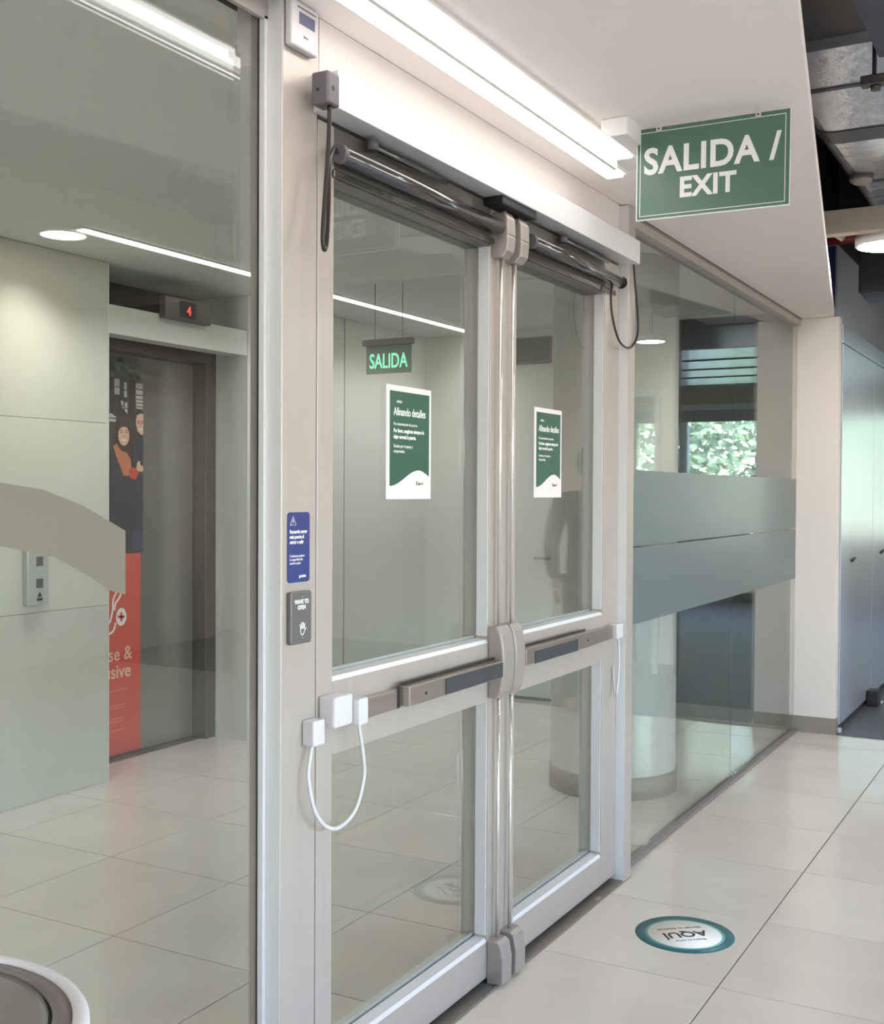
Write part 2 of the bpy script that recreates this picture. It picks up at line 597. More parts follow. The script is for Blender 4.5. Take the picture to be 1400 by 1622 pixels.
for a, b in ((-0.12, -0.08), (0.12, 0.16)):
    B(a, b, 9.18, 9.36, 0, 2.35).build('frame', FRM, w4)
B(-0.08, 0.12, 9.18, 9.36, 2.30, 2.35).build('frame', FRM, w4)
B(-0.08, 0.12, 9.27, 9.278, 0, 2.30).build('pane', GLASSC, w4)

# ---- square white column at the end of the glass
colm = B(-1.625, -1.344, 7.452, 7.53, 0, 2.598, bev=0.002).build('wall_column', PAINT)
struct(colm, 'square white pillar closing the right end of the glass wall', 'column')
B(-1.63, -1.340, 7.446, 7.534, 0.0, 0.10).build('baseboard', SKIRT, colm)

# ---- round lobby column
rc = MB().lathe([(0.317, 0), (0.317, 2.664), (0, 2.664)], (-2.108, 5.60), 64).build('wall_column', LOBWALL)
struct(rc, 'round white lobby column behind the right door and glass', 'column')
MB().lathe([(0.319, 0), (0.325, 0), (0.325, 0.11), (0.319, 0.11)], (-2.108, 5.60), 64).build('baseboard', SKIRT, rc)

# ================================================================== GLASS WALL FRAMES
# left mullion post with jamb steps
lp = thing('trim_1', 'broad silver aluminium post between left glass and double door', 'post', (-1.6, 2.14, 0), kind='structure')
B(-1.66, -1.57, 2.082, 2.2135, 0, 2.60, bev=0.0015).build('post', ALU, lp)
B(-1.6295, -1.612, 2.070, 2.0815, 0, 2.56).build('gasket_stop', ALU2, lp)
B(-1.6298, -1.6262, 2.0685, 2.0702, 0, 2.56).build('gasket', BLACK, lp)
# right jamb post
B(-1.6115, -1.5715, 2.0806, 2.0822, 0, 2.598).build('daylit_side_plate', ALU2, lp)  # plate added in a paler tone for daylight on this side
rp = thing('trim_2', 'slim silver aluminium post right of the double door', 'post', (-1.57, 4.24, 0), kind='structure')
B(-1.66, -1.533, 4.206, 4.281, 0.004, 2.598, bev=0.0015).build('post', ALU, rp)
B(-1.590, -1.5345, 4.2046, 4.2062, 0.006, 2.596).build('daylit_side_plate', ALU2, rp)  # paler plate again carries the daylight on the post side
B(-1.600, -1.586, 4.2815, 4.286, 0.02, 2.56).build('gasket', BLACK, rp)
# header box over the doors
hd = thing('trim_3', 'long pale aluminium header box across the top of both doors', 'header', (-1.54, 3.2, 2.37), kind='structure')
B(-1.569, -1.499, 2.196, 4.236, 2.374, 2.461, bev=0.0015).build('header_box', ALU2, hd)
B(-1.66, -1.5705, 2.2145, 4.205, 2.378, 2.4615).build('head_jamb', ALU, hd)
sk = B(-1.569, -1.505, 3.06, 3.30, 2.348, 2.3735, bev=0.004).build('strike_plate', mat('black_strike', (26, 24, 34), 0.5), hd)

# left fixed glazing
w1 = thing('window_1', 'tall fixed glass panel left of the doors with curved frosted band', 'window', (-1.635, 0.4, 0), kind='structure')
B(-1.640, -1.630, -2.0, 2.081, 0.03, 2.575).build('pane', GLASS, w1)
B(-1.66, -1.625, -2.0, 2.0815, 2.575, 2.602, bev=0.001).build('head_channel', ALU, w1)
B(-1.624, -1.612, -2.0, 2.0815, 2.553, 2.60, bev=0.001).build('head_fascia', ALU, w1)
B(-1.66, -1.60, -2.0, 2.070, 0.0, 0.03, bev=0.001).build('base_channel', ALU, w1)
up = [(0.90, 1.485), (1.08, 1.512), (1.25, 1.522), (1.374, 1.511), (1.460, 1.500), (1.555, 1.470), (1.661, 1.421)]
lo = [(1.661, 1.298), (1.617, 1.309), (1.578, 1.334), (1.484, 1.379), (1.374, 1.401), (1.25, 1.405), (1.08, 1.40), (0.90, 1.375)]
MB().prism(up + lo, -1.6298, -1.6288, 'x').build('frosted_film', FILM2, w1)

# right fixed glazing: two panes, frosted bands, head and base channels
w2 = thing('window_2', 'tall fixed glass panel right of the doors with two frosted bands', 'window', (-1.6, 5.85, 0), kind='structure')
B(-1.605, -1.595, 4.287, 5.968, 0.02, 2.56).build('pane', GLASS, w2)
B(-1.605, -1.595, 5.972, 7.449, 0.02, 2.56).build('pane', GLASS, w2)
B(-1.62, -1.578, 4.287, 7.45, 2.555, 2.60, bev=0.001).build('head_channel', ALU, w2)
B(-1.578, -1.575, 4.287, 7.45, 2.590, 2.60).build('shadow_line', SKIRT, w2)
B(-1.615, -1.570, 4.287, 7.448, 0.002, 0.018, bev=0.001).build('base_channel', mat('worn_base_channel', (140, 132, 130), 0.45, 0.4), w2)
for z0, z1 in ((0.966, 1.2765), (1.2835, 1.592)):
    B(-1.5948, -1.5938, 4.292, 7.446, z0, z1).build('frosted_film', FILM, w2)

# threshold under the doors
th = B(-1.66, -1.535, 2.214, 4.205, 0.0, 0.008, bev=0.002).build('trim_4', mat('threshold_metal', (128, 122, 114), 0.45, 0.5))
struct(th, 'worn flat metal threshold under the double door', 'threshold')
B(-1.553, -1.540, 3.95, 3.99, 0.0075, 0.0095, bev=0.0005).build('screw_cap', CASTING, th)

# ================================================================== DOORS
XB = -1.66
XG = -1.615


def door(name, label, y0, y1, sl, sr, side):
    d = thing(name, label, 'door', ((WX + XB) / 2, (y0 + y1) / 2, 0.02), kind='structure')
    zb, zt = 0.026, 2.366
    B(XB, WX, y0, y0 + sl, zb, zt, bev=0.0015).build('stile', ALU, d)
    B(XB, WX, y1 - sr, y1, zb, zt, bev=0.0015).build('stile', ALU, d)
    a, b = y0 + sl, y1 - sr
    B(XB, WX, a, b, zb, 0.135, bev=0.001).build('bottom_rail', ALU, d)
    B(XB, WX, a, b, 0.868, 1.045, bev=0.001).build('middle_rail', ALU, d)
    B(XB, WX, a, b, 2.238, zt, bev=0.001).build('top_rail', mat('shade_darkened_aluminium', (112, 108, 104), 0.4, 0.5), d)  # aluminium rail darkened: the header's shade is put into its colour
    # glass with bevelled beads
    for z0, z1 in ((0.135, 0.868), (1.045, 2.238)):
        B(XG - 0.004, XG + 0.004, a, b, z0, z1).build('pane', GLASS, d)
        MB().prism([(WX - 0.001, z0), (XG + 0.0045, z0), (XG + 0.0045, z0 + 0.013), (WX - 0.007, z0 + 0.010)], a, b, 'y').build('glazing_bead', ALU2, d)
        MB().prism([(XG - 0.0045, z0), (XB + 0.001, z0), (XB + 0.012, z0 + 0.014), (XG - 0.0045, z0 + 0.02)], a, b, 'y').build('glazing_bead', ALU2, d)
        B(XG + 0.0045, WX - 0.004, b - 0.004, b, z0 + 0.02, z1).build('glazing_bead', ALU2, d)  # plate over the reveal, its pale tone stands for daylight
    B(XB + 0.01, WX - 0.016, y0 + 0.01, y1 - 0.01, 0.009, zb).build('sweep', BLACK, d)
    return d


d1 = door('door_1', 'left silver framed glass door leaf carrying the white cable loop', 2.217, 3.187, 0.066, 0.075, 0)
d2 = door('door_2', 'right silver framed glass door leaf next to the slim post', 3.193, 4.203, 0.100, 0.150, 1)


def blade(y0, y1, z0, z1, x1, bulge=0.012, n=10):
    """rounded exit-device case: bulging profile in x-z extruded in y"""
    poly = [(WX, z0)]
    for i in range(n + 1):
        t = i / n
        zz = z0 + (z1 - z0) * t
        x = x1 - bulge * (2 * t - 1) ** 2 - (0.008 if i in (0, n) else 0)
        poly.append((x, zz))
    poly.append((WX, z1))
    return MB().prism(poly, y0, y1, 'y', bev=0.006)


def hardware(d, yc, s, label_dark):
    """vertical rod exit device on the meeting stile; s=-1 left leaf, +1 right leaf"""
    ya, yb = (yc - 0.084, yc - 0.004) if s < 0 else (yc + 0.004, yc + 0.076)
    yr = yc - 0.045 if s < 0 else yc + 0.041
    MB().tube([(-1.552, yr, 0.10), (-1.552, yr, 0.90)], 0.0055).build('lower_rod', ROD, d)
    MB().tube([(-1.552, yr, 1.05), (-1.552, yr, 2.22)], 0.0055).build('upper_rod', ROD, d)
    c = blade(ya, yb, 0.878, 1.095, -1.516, 0.016).build('latch_case', CASTING, d)
    # top latch: rounded block with a lower hood
    tl = MB()
    yy0, yy1 = (yr - 0.030, yr + 0.022) if s < 0 else (yr - 0.022, yr + 0.034)
    poly = [(WX, 2.205), (-1.535, 2.203), (-1.517, 2.222), (-1.512, 2.262), (-1.514, 2.268), (-1.512, 2.272), (-1.514, 2.318), (-1.524, 2.336), (WX, 2.340)]
    tl.prism(poly, yy0, yy1, 'y', bev=0.005)
    tl.build('top_latch', CASTING, d)
    MB().tube([(-1.54, (yy0 + yy1) / 2, 2.335), (-1.54, (yy0 + yy1) / 2, 2.346)], 0.008).build('top_bolt', STEEL, d)
    poly = [(WX, 0.006 if s < 0 else 0.004), (-1.528, 0.010), (-1.514, 0.016), (-1.513, 0.085), (-1.522, 0.132), (-1.535, 0.142), (WX, 0.142)]
    MB().prism(poly, yy0 - 0.006, yy1 + 0.006, 'y', bev=0.005).build('bottom_latch', CASTING, d)
    return yr


hardware(d1, 3.190, -1, None)
hardware(d2, 3.190, 1, None)

# push bars: stainless channel with raised touch pad, dark insert and end bracket
pb = B(WX, -1.548, 2.300, 3.108, 0.938, 0.988, bev=0.002).build('push_bar', STEEL, d1)
B(-1.549, -1.519, 2.560, 3.104, 0.944, 0.996, bev=0.003).build('touch_pad', STEEL, pb)
B(-1.549, -1.547, 2.546, 2.5585, 0.940, 0.997).build('pad_gap', BLACK, pb)
B(-1.5195, -1.516, 2.752, 3.103, 0.947, 0.990, bev=0.001).build('pad_insert', DARKPAD, pb)
B(-1.549, -1.546, 2.562, 3.106, 0.9965, 1.003).build('pad_gap', BLACK, pb)  # black strip in place of the shadow gap above the pad
MB().tube([(-1.519, 2.645, 0.967), (-1.5175, 2.645, 0.967)], 0.004).build('key_hole', BLACK, pb)
B(WX, -1.522, 2.225, 2.302, 0.945, 1.018, bev=0.006).build('end_bracket', WHITE_CAST, pb)
pb = B(WX, -1.548, 3.266, 4.150, 0.950, 1.000, bev=0.002).build('push_bar', STEEL, d2)
B(-1.549, -1.519, 3.275, 3.860, 0.957, 1.010, bev=0.003).build('touch_pad', STEEL, pb)
B(-1.549, -1.547, 3.275, 3.83, 1.0105, 1.016).build('pad_gap', BLACK, pb)  # black strip for the same shadow gap on this leaf
B(-1.5195, -1.516, 3.338, 3.690, 0.957, 0.997, bev=0.001).build('pad_insert', DARKPAD, pb)
MB().tube([(-1.519, 3.785, 0.982), (-1.5175, 3.785, 0.982)], 0.004).build('key_hole', BLACK, pb)

# door closers: tube along the top rail, slide arm with a knuckle
for d, ya, yb, arm in ((d1, 2.272, 3.118, (2.411, 2.79)), (d2, 3.345, 4.145, (3.60, 4.02))):
    cl = MB().tube([(-1.541, ya, 2.293), (-1.541, yb, 2.293)], 0.0205, 20).build('door_closer', GUN, d)
    B(WX, -1.5395, ya + 0.02, yb - 0.02, 2.283, 2.303).build('mounting_plate', GUN, cl)
    MB().tube([(-1.541, ya - 0.016, 2.293), (-1.541, ya, 2.293)], 0.0225, 20).build('end_cap', GREYBOX, cl)
    MB().tube([(-1.541, yb, 2.293), (-1.541, yb + 0.008, 2.293)], 0.0225, 20).build('end_cap', BLACK, cl)
    MB().tube([(-1.545, arm[0], 2.350), (-1.545, arm[1], 2.350)], 0.008, 8).build('closer_arm', GUN, cl)
    MB().tube([(-1.545, arm[0], 2.338), (-1.545, arm[0], 2.364)], 0.016, 14).build('arm_knuckle', GREYBOX, cl)
    B(WX, -1.560, ya + 0.0, yb - 0.0, 2.243, 2.262, bev=0.002).build('lower_lip', GUN, cl)  # dark strip standing for the shade below the closer tube

# ================================================================== CABLES AND BOXES
t = thing('cable_loop', 'black armoured cable loop hanging from grey box on header corner', 'cable', (-1.5, 2.16, 2.04))
B(-1.5405, -1.494, 2.148, 2.1955, 2.372, 2.446, bev=0.005).build('junction_box', GREYBOX, t)
for zz in (2.405,):
    MB().tube([(-1.522, 2.1480, zz), (-1.522, 2.1470, zz)], 0.004).build('screw', BLACK, t)
    MB().tube([(-1.4945, 2.168, zz + 0.004), (-1.4935, 2.168, zz + 0.004)], 0.006).build('screw', BLACK, t)
MB().tube(bez([(-1.505, 2.170, 2.374), (-1.505, 2.166, 2.28), (-1.507, 2.155, 2.16), (-1.508, 2.149, 2.075), (-1.510, 2.158, 2.046),
               (-1.515, 2.175, 2.07), (-1.522, 2.192, 2.16), (-1.530, 2.205, 2.25), (-1.541, 2.238, 2.295), (-1.541, 2.253, 2.295)]), 0.0052, 10).build('cable', mat('cable_sheath', (44, 40, 40), 0.35, 0.3), t)
t = thing('cable_loop', 'thin black cable loop hanging between slim post and right door closer', 'cable', (-1.53, 4.2, 2.05))
MB().tube(bez([(-1.523, 4.232, 2.375), (-1.523, 4.258, 2.28), (-1.523, 4.286, 2.18), (-1.525, 4.286, 2.11), (-1.528, 4.235, 2.062), (-1.53, 4.165, 2.052),
               (-1.532, 4.095, 2.075), (-1.534, 4.045, 2.14), (-1.537, 4.030, 2.21), (-1.541, 4.05, 2.272)]), 0.0042, 10).build('cable', mat('dark_red_black_cable', (40, 24, 24), 0.4), t)
t = thing('cable_loop', 'white cable loop hanging between left post and left door push bar', 'cable', (-1.53, 2.24, 0.70))
B(-1.548, -1.506, 2.304, 2.345, 0.940, 1.004, bev=0.004).build('cable_bracket', WHITE_CAST, t)
B(-1.5695, -1.536, 2.160, 2.206, 0.913, 0.972, bev=0.004).build('cable_bracket', WHITE_CAST, t)
MB().tube(bez([(-1.525, 2.328, 0.945), (-1.525, 2.350, 0.86), (-1.527, 2.356, 0.80), (-1.529, 2.318, 0.728), (-1.531, 2.238, 0.707), (-1.536, 2.172, 0.755),
               (-1.545, 2.152, 0.84), (-1.550, 2.166, 0.89), (-1.553, 2.178, 0.916)]), 0.0048, 10).build('cable', WHITE_CAST, t)
t = thing('cable_loop', 'white cable dropping from bracket at right end of right push bar', 'cable', (-1.54, 4.15, 0.72))
B(-1.5695, -1.530, 4.105, 4.170, 0.950, 1.004, bev=0.004).build('cable_bracket', WHITE_CAST, t)
MB().tube(bez([(-1.540, 4.142, 0.952), (-1.540, 4.152, 0.88), (-1.540, 4.148, 0.81), (-1.542, 4.132, 0.735), (-1.555, 4.146, 0.752), (-1.5690, 4.160, 0.84)]), 0.0040, 8).build('cable', WHITE_CAST, t)

t = thing('thermostat', 'white wall control with small grey screen high on left post', 'control', (-1.55, 2.14, 2.49))
B(-1.5695, -1.548, 2.086, 2.188, 2.492, 2.595, bev=0.006, seg=3).build('housing', WHITE_CAST, t)
B(-1.5485, -1.5470, 2.112, 2.172, 2.545, 2.572, bev=0.0008).build('screen', LCD, t)
B(-1.5485, -1.5475, 2.106, 2.176, 2.580, 2.583).build('slot', GREYBOX, t)
text_obj('lettering', 'clima', 0.009, INK, (-1.5479, 2.128, 2.518), (0, 1, 0), (0, 0, 1), t)

t = thing('door_sticker', 'navy blue warning sticker on left post at door handle height', 'sticker', (-1.569, 2.143, 1.29))


def rrect(y0, y1, z0, z1, r, n=5):
    out = []
    for cy, cz, a0 in ((y1 - r, z1 - r, 0), (y0 + r, z1 - r, 90), (y0 + r, z0 + r, 180), (y1 - r, z0 + r, 270)):
        for k in range(n + 1):
            a = math.radians(a0 + 90 * k / n)
            out.append((cy + r * math.cos(a), cz + r * math.sin(a)))
    return out


MB().prism(rrect(2.102, 2.187, 1.292, 1.452, 0.009), -1.5698, -1.5685, 'x').build('sheet', NAVY, t)
YD, ZD = (0, 1, 0), (0, 0, 1)
for i, s in enumerate(('Recuerda cerrar', 'esta puerta al', 'entrar o salir')):
    text_obj('lettering', s, 0.0118, SIGNWHITE, (-1.5682, 2.110, 1.404 - i * 0.0118), YD, ZD, t, bold=0.0003, xs=0.84)
for i, s in enumerate(('Cuidemos juntos', 'la seguridad de', 'nuestro piso')):
    text_obj('lettering', s, 0.0082, SIGNWHITE, (-1.5682, 2.110, 1.350 - i * 0.0082), YD, ZD, t)
text_obj('lettering', 'gracias', 0.0095, SIGNWHITE, (-1.5682, 2.146, 1.303), YD, ZD, t, bold=0.0002)
MB().tube([(-1.5683, 2.112, 1.423), (-1.5683, 2.134, 1.423), (-1.5683, 2.123, 1.442), (-1.5683, 2.112, 1.423)], 0.0007, 6).build('warning_triangle', SIGNWHITE, t)
B(-1.5684, -1.5678, 2.1222, 2.1238, 1.4275, 1.4355).build('warning_mark', SIGNWHITE, t)

t = thing('door_sensor', 'grey touchless door opener plate under the navy sticker', 'sensor', (-1.56, 2.14, 1.15))
MB().prism(rrect(2.100, 2.180, 1.152, 1.272, 0.006), -1.5698, -1.557, 'x', bev=0.003).build('plate', PLATE, t)
text_obj('lettering', 'WAVE TO', 0.0135, SIGNWHITE, (-1.5567, 2.1405, 1.244), YD, ZD, t, 'CENTER', bold=0.0004, xs=0.88)
text_obj('lettering', 'OPEN', 0.0135, SIGNWHITE, (-1.5567, 2.1405, 1.231), YD, ZD, t, 'CENTER', bold=0.0004, xs=0.88)
hand = MB()
for k, (dy, l) in enumerate(((-0.009, 0.011), (-0.003, 0.015), (0.003, 0.0155), (0.009, 0.012))):
    hand.tube([(-1.5568, 2.143 + dy * 0.7, 1.186), (-1.5568, 2.143 + dy, 1.186 + l)], 0.0013, 6)
hand.tube([(-1.5568, 2.150, 1.180), (-1.5568, 2.157, 1.188)], 0.0013, 6)
hand.tube(bez([(-1.5568, 2.136, 1.186), (-1.5568, 2.138, 1.176), (-1.5568, 2.144, 1.172), (-1.5568, 2.150, 1.178)], 4), 0.0011, 6)
hand.build('hand_symbol', SIGNWHITE, t)
for zz in (1.259, 1.166):
    MB().tube([(-1.5575, 2.1435, zz), (-1.5563, 2.1435, zz)], 0.0022, 8).build('screw', CASTING, t)

# ================================================================== NOTICES ON THE DOORS
def notice(label, y0, y1, z0, z1, gx):
    p = thing('notice', label, 'notice', (gx, (y0 + y1) / 2, z0), 'green notices taped to the doors')
    B(gx, gx + 0.0008, y0, y1, z0, z1).build('sheet', PAPER, p)
    W, H = y1 - y0, z1 - z0
    x = gx + 0.0008
    a, b = y0 + 0.075 * W, y1 - 0.045 * W
    poly = [(a, z1 - 0.05 * H), (a, z0 + 0.115 * H)]
    for k in range(0, 21):
        s = k / 20
        yy = a + (b - a) * s
        zz = z0 + H * (0.115 + 0.145 * (0.5 - 0.5 * math.cos(math.pi * min(1, s / 0.74)))) - (0.055 * H * max(0, (s - 0.74) / 0.26) ** 1.5)
        poly.append((yy, zz))
    poly.append((b, z1 - 0.05 * H))
    MB().prism(poly, x, x + 0.0004, 'x').build('print', PGREEN, p)
    xl = x + 0.0006
    L = y0 + 0.155 * W
    text_obj('lettering', 'aviso', 0.014, SIGNWHITE, (xl, L + 0.015, z1 - 0.152 * H), YD, ZD, p)
    text_obj('lettering', 'Afinando detalles', 0.0305, SIGNWHITE, (xl, L, z1 - 0.262 * H), YD, ZD, p, bold=0.0003, xs=0.80)
    text_obj('lettering', 'Por mantenimiento de puertas', 0.0118, SIGNWHITE, (xl, L, z1 - 0.350 * H), YD, ZD, p, xs=0.85)
    text_obj('lettering', 'Por favor, asegúrate siempre de', 0.0145, SIGNWHITE, (xl, L, z1 - 0.412 * H), YD, ZD, p, bold=0.0004, xs=0.86)
    text_obj('lettering', 'dejar cerrada la puerta.', 0.0145, SIGNWHITE, (xl, L, z1 - 0.466 * H), YD, ZD, p, bold=0.0004, xs=0.86)
    text_obj('lettering', 'Gracias por tu apoyo y', 0.0125, SIGNWHITE, (xl, L, z1 - 0.545 * H), YD, ZD, p, xs=0.85)
    text_obj('lettering', 'comprensión.', 0.0125, SIGNWHITE, (xl, L, z1 - 0.590 * H), YD, ZD, p, xs=0.85)
    B(xl - 0.0002, xl + 0.0001, y0 + 0.66 * W, y0 + 0.685 * W, z0 + 0.125 * H, z0 + 0.16 * H).build('mark', INK, p)
    text_obj('lettering', 'piso 4', 0.012, INK, (xl, y0 + 0.70 * W, z0 + 0.128 * H), YD, ZD, p)


NS = 1.615 / 1.57 * 0.9955
notice('green and white notice on the left door glass, larger and brighter of two', 2.586, 2.824, 1.480, 1.784, XG + 0.0042)
notice('green and white notice on the right door glass near the slim post', 3.520, 3.750, 1.483, 1.786, XG + 0.0042)

# ================================================================== HALL CEILING THINGS
t = thing('batten_light', 'long twin strip light on the white ceiling along the door wall', 'lamp', (-1.37, 2.0, 2.55))
B(-1.445, -1.290, 0.55, 3.74, 2.590, 2.5995, bev=0.002).build('body', LAMPBODY, t)
B(-1.445, -1.366, 0.55, 3.73, 2.575, 2.590, bev=0.001).build('body', LAMPBODY, t)
B(-1.3665, -1.354, 0.55, 3.60, 2.558, 2.590, bev=0.001).build('reflector_fin', LAMPBODY, t)
B(-1.436, -1.378, 0.56, 3.72, 2.566, 2.576, bev=0.002).build('tube', BATTEN_E, t)
B(-1.352, -1.296, 0.56, 3.58, 2.584, 2.591, bev=0.002).build('tube', BATTEN_E, t)
t = thing('ceiling_box', 'small white box on ceiling at the strip light end', 'box', (-1.2, 3.4, 2.53))
MB().prism([(-1.262, 2.5995), (-1.262, 2.568), (-1.232, 2.545), (-1.180, 2.545), (-1.180, 2.5995)], 3.215, 3.60, 'y', bev=0.003).build('housing', LAMPBODY, t)
B(-1.258, -1.186, 3.60, 3.612, 2.552, 2.598).build('end_plate', WHITE_CAST, t)

# hanging exit sign
SY = 3.335
t = thing('exit_sign', 'hanging green SALIDA / EXIT sign with white border under the ceiling', 'sign', (-0.965, SY, 2.31))
pl = B(-1.195, -0.742, SY, SY + 0.006, 2.316, 2.588).build('board', SIGNWHITE, t)
B(-1.1915, -0.7425, SY - 0.0008, SY + 0.0002, 2.3195, 2.588).build('face', GREEN, t)
for a, b, c, d in ((-1.1835, -0.7535, 2.3275, 2.3295), (-1.1835, -0.7535, 2.5745, 2.5765), (-1.1835, -1.1815, 2.3275, 2.5765), (-0.7555, -0.7535, 2.3275, 2.5765)):
    B(a, b, SY - 0.0012, SY - 0.0006, c, d).build('border_line', SIGNWHITE, t)
XD = (1, 0, 0)
text_obj('lettering', 'SALIDA /', 0.107, SIGNWHITE, (-0.970, SY - 0.0012, 2.453), XD, ZD, t, 'CENTER', bold=0.0030, space=1.06, xs=0.93)
text_obj('lettering', 'EXIT', 0.081, SIGNWHITE, (-0.978, SY - 0.0012, 2.375), XD, ZD, t, 'CENTER', bold=0.0028, space=1.06, xs=0.97)
for xx in (-1.126, -0.832):
    B(xx - 0.008, xx + 0.008, SY - 0.004, SY + 0.010, 2.574, 2.5995, bev=0.002).build('hanger', mat('clear_clip', (200, 198, 190), 0.3), t)
    MB().tube([(xx, SY - 0.005, 2.583), (xx, SY - 0.0035, 2.583)], 0.003, 8).build('screw', INKD, t)
t.rotation_euler = (0, math.radians(0.4), 0)

# ================================================================== FLOOR STICKER, BIN
t = thing('floor_sticker', 'round white and teal AQUÍ sticker on the tiles by the doors', 'sticker', (-1.172, 3.815, 0.0))
SCX, SCY = -1.172, 3.815
MB().lathe([(0, 0.0002), (0.166, 0.0002), (0.166, 0.0008), (0.132, 0.0009)], (SCX, SCY), 64).build('outer_ring', TEAL, t)
MB().lathe([(0.134, 0.0004), (0.134, 0.0010), (0.122, 0.0011)], (SCX, SCY), 64).build('inner_ring', TEAL2, t)
MB().lathe([(0.124, 0.0004), (0.124, 0.0012), (0, 0.0012)], (SCX, SCY), 64).build('disc', SIGNWHITE, t)
sa = math.radians(180 + 40)
sx, sy_ = (math.cos(sa), math.sin(sa), 0), (-math.sin(sa), math.cos(sa), 0)
sv = Vector(sy_)
text_obj('lettering', 'AQUÍ', 0.064, INKD, Vector((SCX, SCY, 0.0016)) - sv * 0.016 + Vector(sx) * 0.0, sx, sy_, t, 'CENTER', bold=0.0012)
text_obj('lettering', 'Espera tu turno', 0.017, INK, Vector((SCX, SCY, 0.0016)) + sv * 0.050, sx, sy_, t, 'CENTER')
text_obj('lettering', 'Mantén tu distancia', 0.020, mat('ink_brown', (150, 130, 112), 0.6), Vector((SCX, SCY, 0.0016)) - sv * 0.056, sx, sy_, t, 'CENTER', bold=0.0003)

t = thing('waste_bin', 'round bin top with white rim and grey steel lid at lower left', 'bin', (-1.164, 0.780, 0))
BC = (-1.164, 0.780)
MB().lathe([(0, 0.002), (0.235, 0.002), (0.235, 0.86), (0.228, 0.866)], BC, 64).build('body', STEEL, t)
MB().lathe([(0.236, 0.866), (0.243, 0.872), (0.246, 0.882), (0.246, 0.894), (0.243, 0.899), (0.238, 0.901), (0.230, 0.901), (0.227, 0.898), (0.227, 0.870), (0.236, 0.866)], BC, 72).build('rim', WHITE_CAST, t)
MB().lathe([(0.2265, 0.880), (0.2265, 0.897), (0.205, 0.899), (0.205, 0.880), (0.2265, 0.880)], BC, 72).build('lid_ring', mat('lid_steel', (116, 106, 104), 0.4, 0.1, 0.4), t)
MB().lathe([(0.2005, 0.885), (0.2005, 0.898), (0.19, 0.8995), (0.10, 0.9015), (0, 0.902)], BC, 72).build('swing_lid', mat('lid_steel_inner', (126, 120, 116), 0.25, 0.35), t)
MB().lathe([(0.2055, 0.880), (0.2055, 0.893), (0.200, 0.893), (0.200, 0.880)], BC, 72).build('lid_gap', BLACK, t)

# ================================================================== LOBBY THINGS
t = thing('strip_light', 'thin double line light in the lobby ceiling', 'lamp', (-3.92, 5.5, 2.65))
B(-3.945, -3.885, 3.70, 7.56, 2.658, 2.6645).build('body', LAMPBODY, t)
for a in (-3.940, -3.904):
    B(a, a + 0.015, 3.72, 7.55, 2.653, 2.659).build('diffuser', LSTRIP_E, t)
lamp_light((-3.915, 5.63, 2.650), 0.05, 3.8, L_LOBBY_STRIP, 125, (249, 251, 255), t)


def downlight(label, x, y, z, r, name='downlight', group=None, em=LSPOT_E, k=1.0):
    d = thing(name, label, 'lamp', (x, y, z - 0.02), group)
    MB().lathe([(r + 0.012, z - 0.0005), (r + 0.012, z - 0.006), (r, z - 0.008), (r, z - 0.0005)], (x, y), 40).build('ring', LAMPBODY, d)
    MB().lathe([(0, z - 0.007), (r, z - 0.007), (r, z - 0.001), (0, z - 0.001)], (x, y), 40).build('diffuser', em, d)
    lamp_light((x, y, z - 0.012), 2 * r, 2 * r, L_LOBBY_SPOT * k, 110, (255, 251, 244), d)
    return d


downlight('round downlight in the lobby ceiling left of the line light', -4.08, 3.77, 2.665, 0.10)
for x, y in ((-2.7, 0.5), (-3.3, -0.8), (-2.6, -0.9), (-3.5, 0.9)):  # unseen downlights added to brighten the lobby
    downlight('added round downlight nearer the viewer, unseen, brightens the lobby', x, y, 2.665, 0.10, group='added unseen lobby downlights', k=2.2)

# elevator
t = thing('elevator', 'stainless elevator entrance recessed in the beige lobby wall', 'elevator', (-4.75, 4.9, 0))
pd = B(-4.76, -4.72, 4.20, 5.375, 0.012, 2.26, bev=0.002).build('door_panel', ELEV, t)
B(-4.78, -4.62, 5.378, 5.468, 0, 2.35, bev=0.002).build('jamb', ELEVD, t)
B(-4.78, -4.62, 4.348, 5.378, 2.262, 2.36, bev=0.002).build('header', ELEVD, t)
B(-4.78, -4.66, 4.35, 5.378, 0.001, 0.010).build('sill', ELEVD, t)
B(-4.80, -4.77, 4.0, 5.46, 2.36, 2.66).build('back_panel', VOID, t)
t = B(-4.50, -4.382, 4.348, 5.468, 2.305, 2.455, bev=0.003).build('trim_5', LOBWALL)
struct(t, 'pale lintel band across the elevator recess', 'lintel')
t = thing('floor_indicator', 'grey box with a red 4 display above the elevator', 'indicator', (-4.36, 4.9, 2.43))
B(-4.380, -4.335, 4.715, 5.085, 2.432, 2.552, bev=0.003).build('housing', mat('indicator_grey', (98, 93, 86), 0.35, 0.4), t)
B(-4.3355, -4.3335, 4.83, 4.955, 2.448, 2.538).build('display', BLACK, t)
text_obj('lettering', '4', 0.072, LED_R, (-4.3330, 4.902, 2.466), YD, ZD, t, 'CENTER', bold=0.001)

